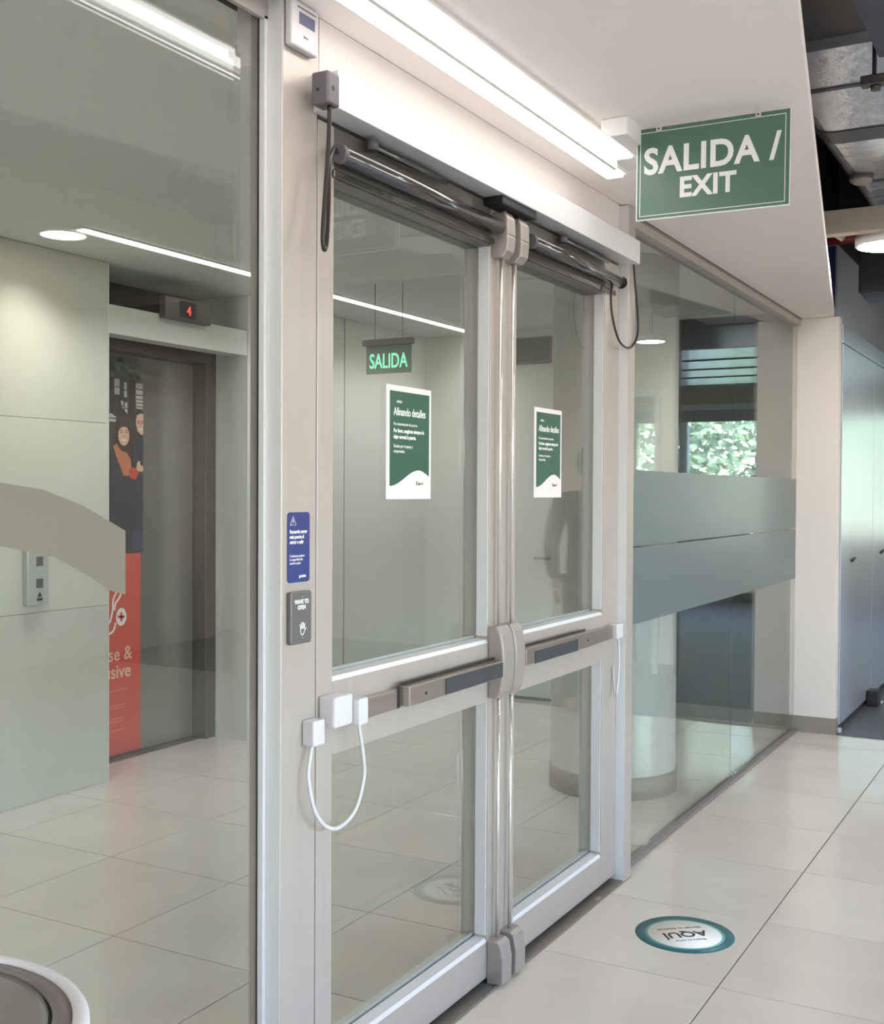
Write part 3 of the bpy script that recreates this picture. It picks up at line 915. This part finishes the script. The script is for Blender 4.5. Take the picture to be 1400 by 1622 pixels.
t = thing('call_panel', 'slim white elevator call plate on the beige wall', 'panel', (-4.37, 3.86, 0.95))
B(-4.3795, -4.345, 3.797, 3.925, 0.952, 1.27, bev=0.004).build('plate', mat('call_plate_metal', (190, 192, 190), 0.3, 0.3), t)
for zz in (1.16, 1.055):
    B(-4.3455, -4.343, 3.848, 3.888, zz - 0.022, zz + 0.022, bev=0.001).build('button', GREYBOX, t)
MB().prism([(3.853, 0.990), (3.883, 0.990), (3.868, 1.015)], -4.3455, -4.3435, 'x').build('arrow', INKD, t)
B(-4.3455, -4.3435, 3.851, 3.885, 0.972, 0.984).build('arrow', INKD, t)

# vinyl poster on the elevator door: printed flat art
t = thing('door_poster', 'tall printed poster of two people over red on the elevator door', 'poster', (-4.715, 4.58, 0.02))
PXX = -4.7195
B(PXX, PXX + 0.001, 4.22, 4.929, 1.142, 2.250).build('photo_print', mat('print_dark_street', (60, 58, 56), 0.4, noise=0.35, nscale=14), t)
B(PXX, PXX + 0.001, 4.22, 4.929, 0.020, 1.142).build('red_print', RED, t)


def flat(name, poly, m, lvl, parent=t, px=PXX):
    x = px + 0.001 + 0.0006 * lvl
    return MB().prism(poly, x, x + 0.0006, 'x').build(name, m, parent)


def ell(cy, cz, ry, rz, n=20):
    return [(cy + ry * math.cos(2 * math.pi * k / n), cz + rz * math.sin(2 * math.pi * k / n)) for k in range(n)]


C_SKY = mat('print_facade', (196, 190, 184), 0.5)
C_TREE = mat('print_trunk', (46, 40, 38), 0.5)
C_LEAF = mat('print_leaf', (84, 112, 74), 0.5, noise=0.4, nscale=25)
C_COAT = mat('print_dark_coat', (44, 44, 58), 0.5)
C_SKIN = mat('print_skin', (222, 178, 158), 0.5)
C_HAIR = mat('print_dark_hair', (66, 44, 36), 0.5)
C_ORANGE = mat('print_orange_hair', (196, 118, 82), 0.5, noise=0.15, nscale=30)
C_SCARF = mat('print_scarf', (206, 66, 56), 0.5)
C_BLUE = mat('print_jeans', (62, 66, 98), 0.5)


def art(p):
    # layout of the print in its own grid, left to right and top to bottom
    return [(4.684 + (zx / 4.637 - 12) * 0.0049, 2.254 - (zy / 4.637 - 20) * 0.00349) for zx, zy in p]


def oval(cx, cy, rx, ry, n=22):
    return [(cx + rx * math.cos(2 * math.pi * k / n), cy + ry * math.sin(2 * math.pi * k / n)) for k in range(n)]


def pr(name, p, m, lvl):
    flat(name, art(p), m, lvl)


for (a, b, c, d) in ((95, 270, 132, 385), (165, 290, 185, 400), (252, 285, 304, 370), (252, 380, 304, 430), (255, 438, 304, 478), (135, 430, 160, 500), (170, 440, 190, 520), (60, 530, 105, 590)):
    pr('print_window', [(a, b), (c, b), (c, d), (a, d)], C_SKY, 0)
    pr('print_window_bar', [(a, (b + d) / 2), (c, (b + d) / 2), (c, (b + d) / 2 + 7), (a, (b + d) / 2 + 7)], C_TREE, 1)
pr('print_tree', [(62, 130), (95, 190), (92, 330), (100, 430), (130, 560), (85, 540), (62, 430)], C_TREE, 1)
pr('print_tree', [(185, 130), (250, 130), (240, 330), (250, 560), (205, 560), (200, 330)], C_TREE, 1)
pr('print_tree', [(132, 390), (150, 480), (185, 520), (180, 560), (120, 540)], C_TREE, 1)
rr = random.Random(3)
for k in range(26):
    pr('print_leaves', oval(70 + rr.random() * 220, 125 + rr.random() * 130, 12 + rr.random() * 16, 10 + rr.random() * 16, 9), C_LEAF, 2)
# man at the right edge, woman with long auburn hair before him, both in dark coats
pr('print_coat', [(235, 680), (262, 668), (306, 676), (306, 1560), (230, 1560), (215, 1100)], C_COAT, 2)
pr('print_hair', [(240, 560), (246, 510), (275, 482), (306, 486), (306, 560), (262, 570), (252, 640), (243, 610)], C_HAIR, 3)
pr('print_face', [(250, 565), (258, 530), (284, 512), (306, 516), (306, 668), (288, 674), (264, 648), (253, 605)], C_SKIN, 4)
pr('print_coat', [(62, 820), (90, 780), (130, 800), (200, 900), (240, 980), (262, 1060), (270, 1250), (300, 1390), (300, 1545), (222, 1545), (206, 1470), (190, 1545), (150, 1545), (150, 1390), (62, 1330)], C_COAT, 3)
pr('print_jeans', [(222, 1400), (304, 1400), (304, 1548), (222, 1548)], C_BLUE, 4)
pr('print_hair', [(98, 690), (104, 620), (128, 572), (160, 556), (194, 576), (214, 630), (220, 720), (226, 840), (205, 900), (96, 860)], C_HAIR, 4)
pr('print_hair', [(84, 770), (108, 750), (140, 800), (180, 812), (210, 860), (218, 930), (200, 985), (160, 985), (128, 900), (104, 840)], C_ORANGE, 5)
pr('print_face', oval(160, 688, 40, 74), C_SKIN, 6)
pr('print_hair', [(118, 650), (130, 600), (162, 590), (196, 606), (204, 660), (180, 622), (150, 622)], C_HAIR, 7)
pr('print_scarf', [(196, 950), (228, 920), (262, 930), (272, 962), (246, 1015), (205, 1000)], C_SCARF, 6)
pr('print_hand', [(252, 930), (258, 885), (276, 868), (284, 900), (300, 908), (306, 935), (296, 955), (268, 950)], C_SKIN, 7)
pr('print_phone', [(280, 880), (304, 872), (306, 902), (286, 908)], C_TREE, 8)
for cx, cy, q in ((160, 722, 20), (283, 634, 14)):
    pr('print_smile', [(cx - q, cy - 8), (cx + q, cy - 8), (cx + q * 0.5, cy + 6), (cx - q * 0.5, cy + 6)], SIGNWHITE, 7)
for cx, cy in ((142, 664), (178, 664), (268, 585), (294, 585)):
    pr('print_eye', oval(cx, cy, 7, 5, 8), C_HAIR, 7)
    pr('print_brow', [(cx - 10, cy - 16), (cx + 10, cy - 18), (cx + 10, cy - 13), (cx - 10, cy - 11)], C_HAIR, 7)
for cx, cy in ((160, 692), (281, 606)):
    pr('print_nose', [(cx - 5, cy + 8), (cx + 6, cy + 8), (cx + 2, cy - 16)], mat('print_skin_shade', (196, 148, 130), 0.5), 7)
ring = MB()
ring.prism(ell(4.778, 0.790, 0.040, 0.050, 24), PXX + 0.0016, PXX + 0.0022, 'x')
ring.build('print_symbol', SIGNWHITE, t)
flat('print_symbol', [(4.770, 0.765), (4.786, 0.765), (4.786, 0.815), (4.770, 0.815)], RED, 2)
flat('print_symbol', [(4.752, 0.782), (4.804, 0.782), (4.804, 0.798), (4.752, 0.798)], RED, 2)
ln = MB()
for pts in ([(4.775, 1.01), (4.785, 0.96), (4.765, 0.90), (4.735, 0.87), (4.725, 0.83)], [(4.74, 0.93), (4.715, 0.89), (4.71, 0.83), (4.69, 0.77), (4.655, 0.76)], [(4.735, 0.76), (4.715, 0.715), (4.68, 0.70), (4.64, 0.70)]):
    ln.tube([(PXX + 0.0012, p.x, p.y) for p in bez([(a, b, 0) for a, b in pts], 5)], 0.0065, 6)
ln.build('print_line', SIGNWHITE, t)
PINKW = mat('print_pink_white', (240, 196, 180), 0.5)
text_obj('lettering', 'Diverse &', 0.108, PINKW, (PXX + 0.0016, 4.862, 0.548), YD, ZD, t, 'RIGHT', bold=0.0012, xs=0.95)
text_obj('lettering', 'Inclusive', 0.108, PINKW, (PXX + 0.0016, 4.853, 0.450), YD, ZD, t, 'RIGHT', bold=0.0012, xs=0.95)
for k, (zz, ye) in enumerate(((0.375, 4.84), (0.290, 4.81), (0.275, 4.81), (0.215, 4.80), (0.20, 4.79), (0.15, 4.81))):
    flat('print_text_line', [(4.60, zz), (ye, zz + 0.004), (ye, zz + 0.010), (4.60, zz + 0.006)], mat('print_soft_red', (228, 122, 104), 0.5), 0)

# illuminated lobby exit sign
t = thing('led_sign', 'small lit green SALIDA sign hanging in the lobby', 'sign', (-3.39, 5.5, 2.15))
B(-3.57, -3.255, 5.475, 5.525, 2.318, 2.352, bev=0.003).build('housing', mat('sign_housing', (124, 120, 114), 0.5), t)
B(-3.555, -3.262, 5.497, 5.503, 2.160, 2.318).build('acrylic_plate', mat('green_acrylic', (96, 124, 104), 0.3), t)
text_obj('lettering', 'SALIDA', 0.115, LED_G, (-3.410, 5.4962, 2.192), XD, ZD, t, 'CENTER', bold=0.0012, xs=0.66)
for xx in (-3.50, -3.32):
    MB().tube([(xx, 5.5, 2.352), (xx, 5.5, 2.6645)], 0.0025, 8).build('hanger_rod', CASTING, t)

# end wall of the lobby: grille, cup sign, door with handle
t = thing('wall_vent', 'dark rectangular vent panel high on the lobby end wall', 'vent', (-3.5, 7.59, 2.43))
B(-3.80, -3.342, 7.585, 7.5995, 2.432, 2.616, bev=0.002).build('frame', mat('vent_grey', (120, 120, 116), 0.5), t)
B(-3.785, -3.358, 7.580, 7.586, 2.447, 2.604).build('panel', mat('vent_panel_grey', (92, 92, 90), 0.5), t)
B(-3.80, -3.342, 7.570, 7.586, 2.424, 2.432).build('lower_lip', mat('vent_panel_grey', (92, 92, 90)), t)
t = thing('pictogram_sign', 'small grey cup pictogram sign on the lobby end wall', 'sign', (-3.58, 7.6, 1.69))
MB().prism([(-3.611, 1.735), (-3.571, 1.735), (-3.556, 1.838), (-3.626, 1.838)], 7.592, 7.5995, 'y').build('cup_symbol', GREYBOX, t)
B(-3.68, -3.50, 7.594, 7.5995, 1.690, 1.697).build('underline', GREYBOX, t)
t = thing('door_3', 'plain pale lobby door with lever handle in the end wall', 'door', (-3.3, 7.59, 0), kind='structure')
B(-3.74, -2.90, 7.588, 7.5995, 0.021, 2.18, bev=0.002).build('leaf', LOBWALL, t)
h = MB().tube([(-3.44, 7.588, 1.03), (-3.44, 7.545, 1.03)], 0.010, 10).build('handle', STEEL, t)
MB().tube([(-3.445, 7.545, 1.03), (-3.32, 7.545, 1.03)], 0.009, 10).build('lever', STEEL, h)

# ================================================================== HALL END: cabinets, services
for k, (y0, y1) in enumerate(((7.537, 8.76), (8.765, 9.95), (9.955, 11.15))):
    lab = ('pale glossy storage cabinet next to the square pillar', 'pale glossy storage cabinet second from the square pillar', 'pale glossy storage cabinet third from the square pillar')[k]
    t = thing('storage_cabinet', lab, 'cabinet', (-1.36, (y0 + y1) / 2, 0.006), 'storage cabinets along the office wall')
    B(-1.374, -1.352, y0, y1, 0.006, 2.565).build('carcass', LOCKER, t)
    dd = B(-1.3515, -1.335, y0 + 0.003, y1 - 0.003, 0.05, 2.44, bev=0.0015).build('door', LOCKER, t)
    B(-1.3515, -1.335, y0 + 0.003, y1 - 0.003, 2.447, 2.563, bev=0.0015).build('top_panel', LOCKER, t)
    MB().tube([(-1.3355, y0 + 0.40, 1.07), (-1.326, y0 + 0.40, 1.07)], 0.012, 12).build('lock', CASTING, dd)
    MB().tube([(-1.325, y0 + 0.34, 1.063), (-1.325, y0 + 0.46, 1.078)], 0.008, 8).build('handle', INKD, dd)
    B(-1.374, -1.345, y0, y1, 0.006, 0.048).build('plinth', INKD, t)
t = thing('door_stop', 'small dark door stop block with white foot by the cabinets', 'door stop', (-1.28, 8.62, 0.006))
B(-1.330, -1.255, 8.55, 8.68, 0.008, 0.115, bev=0.006).build('block', INKD, t)
B(-1.325, -1.245, 8.69, 8.74, 0.007, 0.022, bev=0.004).build('foot', WHITE_CAST, t)
tag(B(-1.338, -1.318, 7.500, 7.53, 0.007, 0.035, bev=0.003).build('door_stopper', WHITE_CAST), 'tiny white door stopper at the foot of the square pillar', 'stopper')

# rectangular foil wrapped duct with rounded edges over the hall
DX0, DX1, DZ0, DZ1 = -1.05, 0.55, 3.0, 3.75


def rect_yz(off, y0, y1, r=0.10, dz=0.0):
    m = MB()
    out = []
    x0, x1, z0, z1 = DX0 - off, DX1 + off, DZ0 - off + dz, DZ1 + off
    for cx, cz, a0 in ((x1 - r, z1 - r, 0), (x0 + r, z1 - r, 90), (x0 + r, z0 + r, 180), (x1 - r, z0 + r, 270)):
        for k in range(7):
            a = math.radians(a0 + 15 * k)
            out.append((cx + r * math.cos(a), cz + r * math.sin(a)))
    return m.prism(out, y0, y1, 'y')


t = thing('air_duct', 'large silver foil wrapped air duct under the black slab', 'duct', (-0.2, 7.0, DZ0))
ys = [4.06, 4.45, 4.99, 5.16, 5.85, 6.6, 7.4, 8.2, 9.0]
for a, b in zip(ys, ys[1:]):
    rect_yz(0.0, a, b - 0.002, 0.12).build('insulated_section', FOIL, t)
rect_yz(-0.03, -1.5, 4.05, 0.10).build('bare_section', SHEET, t)
rect_yz(0.008, 4.035, 4.075, 0.12).build('foil_lip', FOIL, t)
for y, wd in ((4.44, 0.03), (4.99, 0.17), (5.84, 0.03), (6.59, 0.03), (7.39, 0.03)):
    rect_yz(0.004, y, y + wd, 0.12).build('band', FOILTAPE, t)


def cylY(x, z, r, y0, y1, seg=40, step=None, wob=0.0):
    m = MB()
    n = 2 if not step else max(2, int((y1 - y0) / step))
    pts = [(x, y0 + (y1 - y0) * i / (n - 1), z) for i in range(n)]
    rs = [r * (1 + wob * math.sin(i * 1.9) * 0.5 + wob * math.sin(i * 0.7)) for i in range(n)]
    m.tube(pts, rs, seg)
    return m


t = B(-0.567, -0.15, -1.0, 3.74, 2.83, 2.925).build('steel_beam', SLATE)
tag(t, 'dark slate steel beam under the bare end of the duct', 'beam')
t = thing('pipe_hanger', 'threaded rod with a grey clamp beside the foil duct', 'hanger', (-0.605, 3.9, 2.80))
MB().tube([(-0.605, 3.9, 2.83), (-0.605, 3.9, 2.96)], 0.007, 8).build('rod', INKD, t)
B(-0.645, -0.535, 3.88, 3.92, 2.800, 2.832, bev=0.003).build('clamp', SHEET, t)
MB().tube([(-0.60, 3.90, 2.80), (-0.60, 3.90, 2.785)], 0.016, 10).build('nut', SHEET, t)
t = B(-1.572, 3.2, 6.02, 6.10, 2.80, 2.92, bev=0.004).build('cable_tray', mat('beige_tray', (176, 166, 150), 0.6))
tag(t, 'beige cable tray crossing under the foil duct', 'tray')
t = thing('pipe', 'short beige pipe elbow under the beige cable tray', 'pipe', (-1.25, 6.3, 2.75))
MB().tube([(-1.21, 6.095, 2.86), (-1.20, 6.25, 2.88), (-1.17, 6.3, 2.868), (-1.12, 6.3, 2.832)], 0.018, 10).build('run', mat('beige_tray', (176, 166, 150)), t)
t = thing('smoke_detector', 'small beige ceiling detector beside the foil duct', 'detector', (-0.93, 5.7, 2.95))
MB().lathe([(0, 2.962), (0.03, 2.964), (0.05, 2.976), (0.05, 2.999), (0, 2.999)], (-0.945, 5.75), 24).build('body', mat('detector_beige', (158, 148, 136), 0.6), t)
MB().lathe([(0.052, 2.983), (0.056, 2.985), (0.056, 2.999), (0.052, 2.999)], (-0.945, 5.75), 24).build('base_ring', INK, t)
t = tag(MB().tube([(-1.374, 7.25, 3.03), (-1.2, 7.25, 3.03)], 0.03, 12).build('sprinkler_pipe', mat('pipe_red', (140, 34, 34), 0.45)), 'red sprinkler pipe behind the round hall lamp', 'pipe')
t = tag(B(-1.43, -1.386, 7.52, 7.56, 2.662, 3.05).build('riser_pipe', mat('pipe_blue', (40, 44, 110), 0.5)), 'dark blue riser above the end of the lowered ceiling', 'pipe')
t = thing('speaker_box', 'black hanging speaker box above the storage cabinets', 'speaker', (-0.97, 7.3, 2.67))
B(-1.19, -0.72, 7.18, 7.50, 2.69, 2.97, bev=0.008).build('cabinet', mat('speaker_black', (28, 24, 32), 0.6), t)
MB().prism([(7.19, 2.69), (7.49, 2.69), (7.46, 2.665), (7.24, 2.665)], -1.17, -0.73, 'x').build('lower_bevel', SLATE, t)
MB().tube([(-0.95, 7.34, 2.97), (-0.95, 7.34, 2.998)], 0.01, 8).build('stem', INKD, t)


def round_lamp(label, x, y, z, r=0.15, group=None, top=4.2):
    d = thing('round_lamp', label, 'lamp', (x, y, z), group)
    MB().lathe([(r, z), (r + 0.012, z + 0.004), (r + 0.012, z + 0.05), (0, z + 0.05)], (x, y), 40).build('housing', LAMPBODY, d)
    MB().lathe([(0, z - 0.004), (r, z - 0.001), (r, z + 0.003), (0, z + 0.003)], (x, y), 40).build('diffuser', ROUND_E, d)
    MB().tube([(x, y, z + 0.05), (x, y, top)], 0.006, 8).build('stem', INKD, d)


round_lamp('round glowing hall lamp below the beige cable tray', -0.895, 6.27, 2.765, top=2.998)
round_lamp('round hall lamp seen only mirrored in the right glass', -0.42, 8.10, 2.60, 0.09, top=2.995)
for x, y in ((0.35, 5.0), (2.4, 7.6), (1.2, 3.2), (2.8, 4.6), (1.4, 0.0), (3.0, 1.2), (0.9, -2.8), (2.8, -2.4), (2.9, 8.5)):  # unseen lamps added to light the hall
    round_lamp('added round lamp, unseen, brightens the hall', x, y, 2.9, 0.15, 'added unseen hall lamps', 2.990 if x < 0.5 else 4.2)
for x, y in ((1.6, 11.5), (2.6, 12.5), (1.6, 13.8)):  # more unseen lamps, added for light in the office
    round_lamp('added round lamp, unseen, brightens the office', x, y, 2.9, 0.15, 'added unseen office lamps')

t = thing('air_duct', 'flat wide silver duct under the office ceiling, seen mirrored', 'duct', (0.0, 11.6, 2.75))
BRIGHT = mat('bright_sheet_duct', (214, 220, 230), 0.2, 0.9, 0.5, noise=0.06, nscale=5, bump=0.12)
for k, (a, b) in enumerate(((9.9, 10.7), (10.7, 11.5), (11.5, 12.3), (12.3, 13.2))):
    B(-0.85, 0.95, a, b - 0.004, 2.75, 3.05, bev=0.01).build('insulated_section', BRIGHT, t)
    B(-0.858, 0.958, b - 0.03, b + 0.01, 2.742, 3.058).build('band', FOILTAPE, t)
t = thing('ceiling_unit', 'grey ceiling air unit in the office, seen mirrored', 'air unit', (0.0, 9.6, 3.1))
B(-0.75, -0.32, 9.45, 9.85, 2.95, 3.30, bev=0.01).build('casing', LAMPBODY, t)
B(-0.70, -0.37, 9.435, 9.45, 3.02, 3.24).build('grille', INKD, t)

# ================================================================== PERSON (seen mirrored in the right door)
def skin_mesh(nodes, edges, sub=2):
    me = bpy.data.meshes.new('sk')
    me.from_pydata([n[0] for n in nodes], edges, [])
    o = bpy.data.objects.new('sk', me)
    COL.objects.link(o)
    md = o.modifiers.new('s', 'SKIN')
    md.use_smooth_shade = True
    for i, n in enumerate(nodes):
        r = n[1] if isinstance(n[1], tuple) else (n[1], n[1])
        me.skin_vertices[0].data[i].radius = r
        me.skin_vertices[0].data[i].use_root = (i == 0)
    m2 = o.modifiers.new('u', 'SUBSURF')
    m2.levels = sub
    m2.render_levels = sub
    dg = bpy.context.evaluated_depsgraph_get()
    out = bpy.data.meshes.new_from_object(o.evaluated_get(dg))
    bpy.data.objects.remove(o)
    return out


PC = Vector((-0.31, 7.28, 0))


def place(me, m, name, parent):
    me.transform(Matrix.Translation(PC))
    me.materials.clear()
    me.materials.append(m)
    for p in me.polygons:
        p.use_smooth = True
    return link(name, me, parent)


SKIN = mat('skin', (196, 150, 128), 0.55)
CLOTH = mat('charcoal_jacket', (46, 46, 50), 0.9)
TROU = mat('grey_trousers', (78, 78, 80), 0.9)
SHOE = mat('dark_shoe', (36, 32, 32), 0.5)
t = thing('person', 'person in charcoal jacket standing in the hall, mirrored in right door', 'person', PC + Vector((0, 0, 0.006)))
t.rotation_euler = (0, 0, math.pi)
# figure faces -y (towards the doors' near end); x is its side axis
nodes = [((0, 0, 0.98), (0.15, 0.11)), ((0, 0, 1.12), (0.135, 0.10)), ((0, 0, 1.30), (0.16, 0.11)), ((0, 0, 1.44), (0.13, 0.085)), ((0, 0.005, 1.53), (0.055, 0.055)),
         ((0, -0.01, 1.62), (0.06, 0.07)), ((0, -0.01, 1.70), (0.078, 0.095)), ((0, 0.0, 1.78), (0.05, 0.065))]
edges = [(i, i + 1) for i in range(7)]
for s in (-1, 1):
    b = len(nodes)
    nodes += [((s * 0.19, 0, 1.43), 0.06), ((s * 0.245, 0.01, 1.27), 0.048), ((s * 0.28, 0.0, 1.12), 0.042), ((s * 0.29, -0.06, 0.98), 0.034), ((s * 0.293, -0.10, 0.88), 0.028), ((s * 0.293, -0.11, 0.835), (0.022, 0.036))]
    edges += [(3, b)] + [(b + i, b + i + 1) for i in range(5)]
    b = len(nodes)
    nodes += [((s * 0.095, 0, 0.90), 0.09), ((s * 0.10, -0.01, 0.70), 0.078), ((s * 0.105, -0.02, 0.50), 0.058), ((s * 0.11, 0.0, 0.30), 0.054), ((s * 0.115, 0.02, 0.10), 0.040), ((s * 0.12, 0.02, 0.05), 0.04), ((s * 0.125, -0.08, 0.035), (0.04, 0.028)), ((s * 0.13, -0.15, 0.03), (0.036, 0.022))]
    edges += [(0, b)] + [(b + i, b + i + 1) for i in range(7)]
body = bmesh.new()
parts = [skin_mesh(nodes, edges)]
for s in (-1, 1):
    for k, (dy, l, r) in enumerate(((-0.030, 0.068, 0.0085), (-0.010, 0.078, 0.009), (0.010, 0.072, 0.0085), (0.028, 0.056, 0.0075))):
        base = Vector((s * 0.293, -0.11 + dy * 0.8, 0.835))
        parts.append(skin_mesh([(base + Vector((0, 0, -0.015)), r), (base + Vector((-s * 0.002, dy * 0.2, -0.045)), r), (base + Vector((-s * 0.010, dy * 0.25, -0.045 - l * 0.5)), r * 0.92), (base + Vector((-s * 0.024, dy * 0.25, -0.045 - l * 0.9)), r * 0.8)], [(0, 1), (1, 2), (2, 3)], 1))
    base = Vector((s * 0.287, -0.145, 0.85))
    parts.append(skin_mesh([(base, 0.011), (base + Vector((-s * 0.012, -0.018, -0.03)), 0.010), (base + Vector((-s * 0.022, -0.022, -0.062)), 0.008)], [(0, 1), (1, 2)], 1))
# face: nose, brow, ears
parts.append(skin_mesh([((0, -0.095, 1.70), 0.010), ((0, -0.115, 1.665), 0.014)], [(0, 1)], 1))
for s in (-1, 1):
    parts.append(skin_mesh([((s * 0.078, 0.0, 1.70), (0.008, 0.016)), ((s * 0.080, 0.0, 1.665), (0.007, 0.012))], [(0, 1)], 1))
for p in parts:
    body.from_mesh(p)
me = bpy.data.meshes.new('body')
body.to_mesh(me)
body.free()
bd = place(me, SKIN, 'body', t)
eyes = MB()
for s in (-1, 1):
    eyes.lathe([(0, -0.009), (0.006, -0.007), (0.009, 0), (0.006, 0.007), (0, 0.009)], (PC.x + s * 0.03, PC.y - 0.098), 12)
for v in eyes.bm.verts:
    v.co.z += 1.705
eyes.build('eyes', INKD, t)
MB().tube([tuple(PC + Vector((x, -0.103 + abs(x) * 0.2, 1.632))) for x in (-0.026, 0, 0.026)], 0.0045, 8).build('mouth', mat('lips', (150, 86, 80), 0.5), t)
jn = [((0, 0, 0.80), (0.180, 0.140)), ((0, 0, 0.90), (0.182, 0.140)), ((0, 0, 1.10), (0.165, 0.125)), ((0, 0, 1.30), (0.185, 0.135)), ((0, 0, 1.44), (0.168, 0.122)), ((0, 0.005, 1.51), (0.088, 0.088))]
je = [(0, 1), (1, 2), (2, 3), (3, 4), (4, 5)]
for s in (-1, 1):
    b = len(jn)
    jn += [((s * 0.195, 0, 1.435), 0.092), ((s * 0.250, 0.01, 1.27), 0.066), ((s * 0.284, 0.0, 1.12), 0.058), ((s * 0.292, -0.06, 0.98), 0.05), ((s * 0.294, -0.095, 0.90), 0.044)]
    je += [(4, b)] + [(b + i, b + i + 1) for i in range(4)]
place(skin_mesh(jn, je), CLOTH, 'jacket', t)
tn = [((0, 0, 0.98), (0.165, 0.125))]
te = []
for s in (-1, 1):
    b = len(tn)
    tn += [((s * 0.097, 0, 0.86), 0.105), ((s * 0.103, -0.01, 0.68), 0.094), ((s * 0.108, -0.02, 0.48), 0.078), ((s * 0.112, 0.0, 0.28), 0.070), ((s * 0.116, 0.015, 0.09), 0.062)]
    te += [(0, b)] + [(b + i, b + i + 1) for i in range(4)]
place(skin_mesh(tn, te), TROU, 'trousers', t)
for s in (-1, 1):
    place(skin_mesh([((s * 0.12, 0.03, 0.055), (0.05, 0.045)), ((s * 0.125, -0.07, 0.045), (0.05, 0.036)), ((s * 0.13, -0.16, 0.038), (0.044, 0.028))], [(0, 1), (1, 2)]), SHOE, 'shoe', t)
place(skin_mesh([((0, 0.035, 1.60), (0.066, 0.050)), ((0, 0.03, 1.68), (0.087, 0.088)), ((0, 0.01, 1.76), (0.090, 0.102)), ((0, 0.0, 1.80), (0.06, 0.07))], [(0, 1), (1, 2), (2, 3)]), mat('dark_hair', (38, 32, 30), 0.7), 'hair', t)

# ================================================================== OUTSIDE: ground and trees
struct(B(-30, 40, 16.2, 60, -0.6, -0.5).build('ground', mat('paving', (150, 150, 140), 0.9, noise=0.2, nscale=2)), 'pale ground outside the office windows', 'ground')
LEAF = mat('leaf_green', (166, 184, 150), 0.7, noise=0.5, nscale=1.2)
BARK = mat('bark', (92, 78, 64), 0.9)
rr = random.Random(11)
for k, (x, y, h, r) in enumerate(((-1.6, 22.5, 5.5, 1.75), (2.1, 22.0, 5.2, 1.75), (5.8, 22.4, 5.8, 1.75), (9.5, 22.0, 5.2, 1.75), (0.4, 27.6, 8.0, 3.2), (7.2, 28.4, 8.5, 3.3))):
    t = thing('tree', 'leafy green tree outside the far office window, seen mirrored', 'tree', (x, y, -0.5), 'trees outside the office windows')
    MB().tube([(x, y, -0.5), (x + 0.1, y, h * 0.35), (x, y + 0.1, h * 0.7)], [0.16, 0.12, 0.06], 8).build('trunk', BARK, t)
    fo = MB()
    bm = fo.bm
    for q in range(3200):
        while True:
            v = Vector((rr.uniform(-1, 1), rr.uniform(-1, 1), rr.uniform(-1, 1)))
            if 0.2 < v.length < 1:
                break
        c = Vector((x + v.x * r, y + v.y * r, h * 0.55 + v.z * h * 0.55))
        a = Vector((rr.gauss(0, 1), rr.gauss(0, 1), rr.gauss(0, 1))).normalized()
        b = a.orthogonal().normalized()
        s = rr.uniform(0.07, 0.14) * r / 1.75
        bm.faces.new([bm.verts.new(c + a * s), bm.verts.new(c + b * s * 0.6), bm.verts.new(c - a * s), bm.verts.new(c - b * s * 0.6)])
    f = fo.build('foliage', LEAF, t, fix=False)
    f['kind'] = 'stuff'
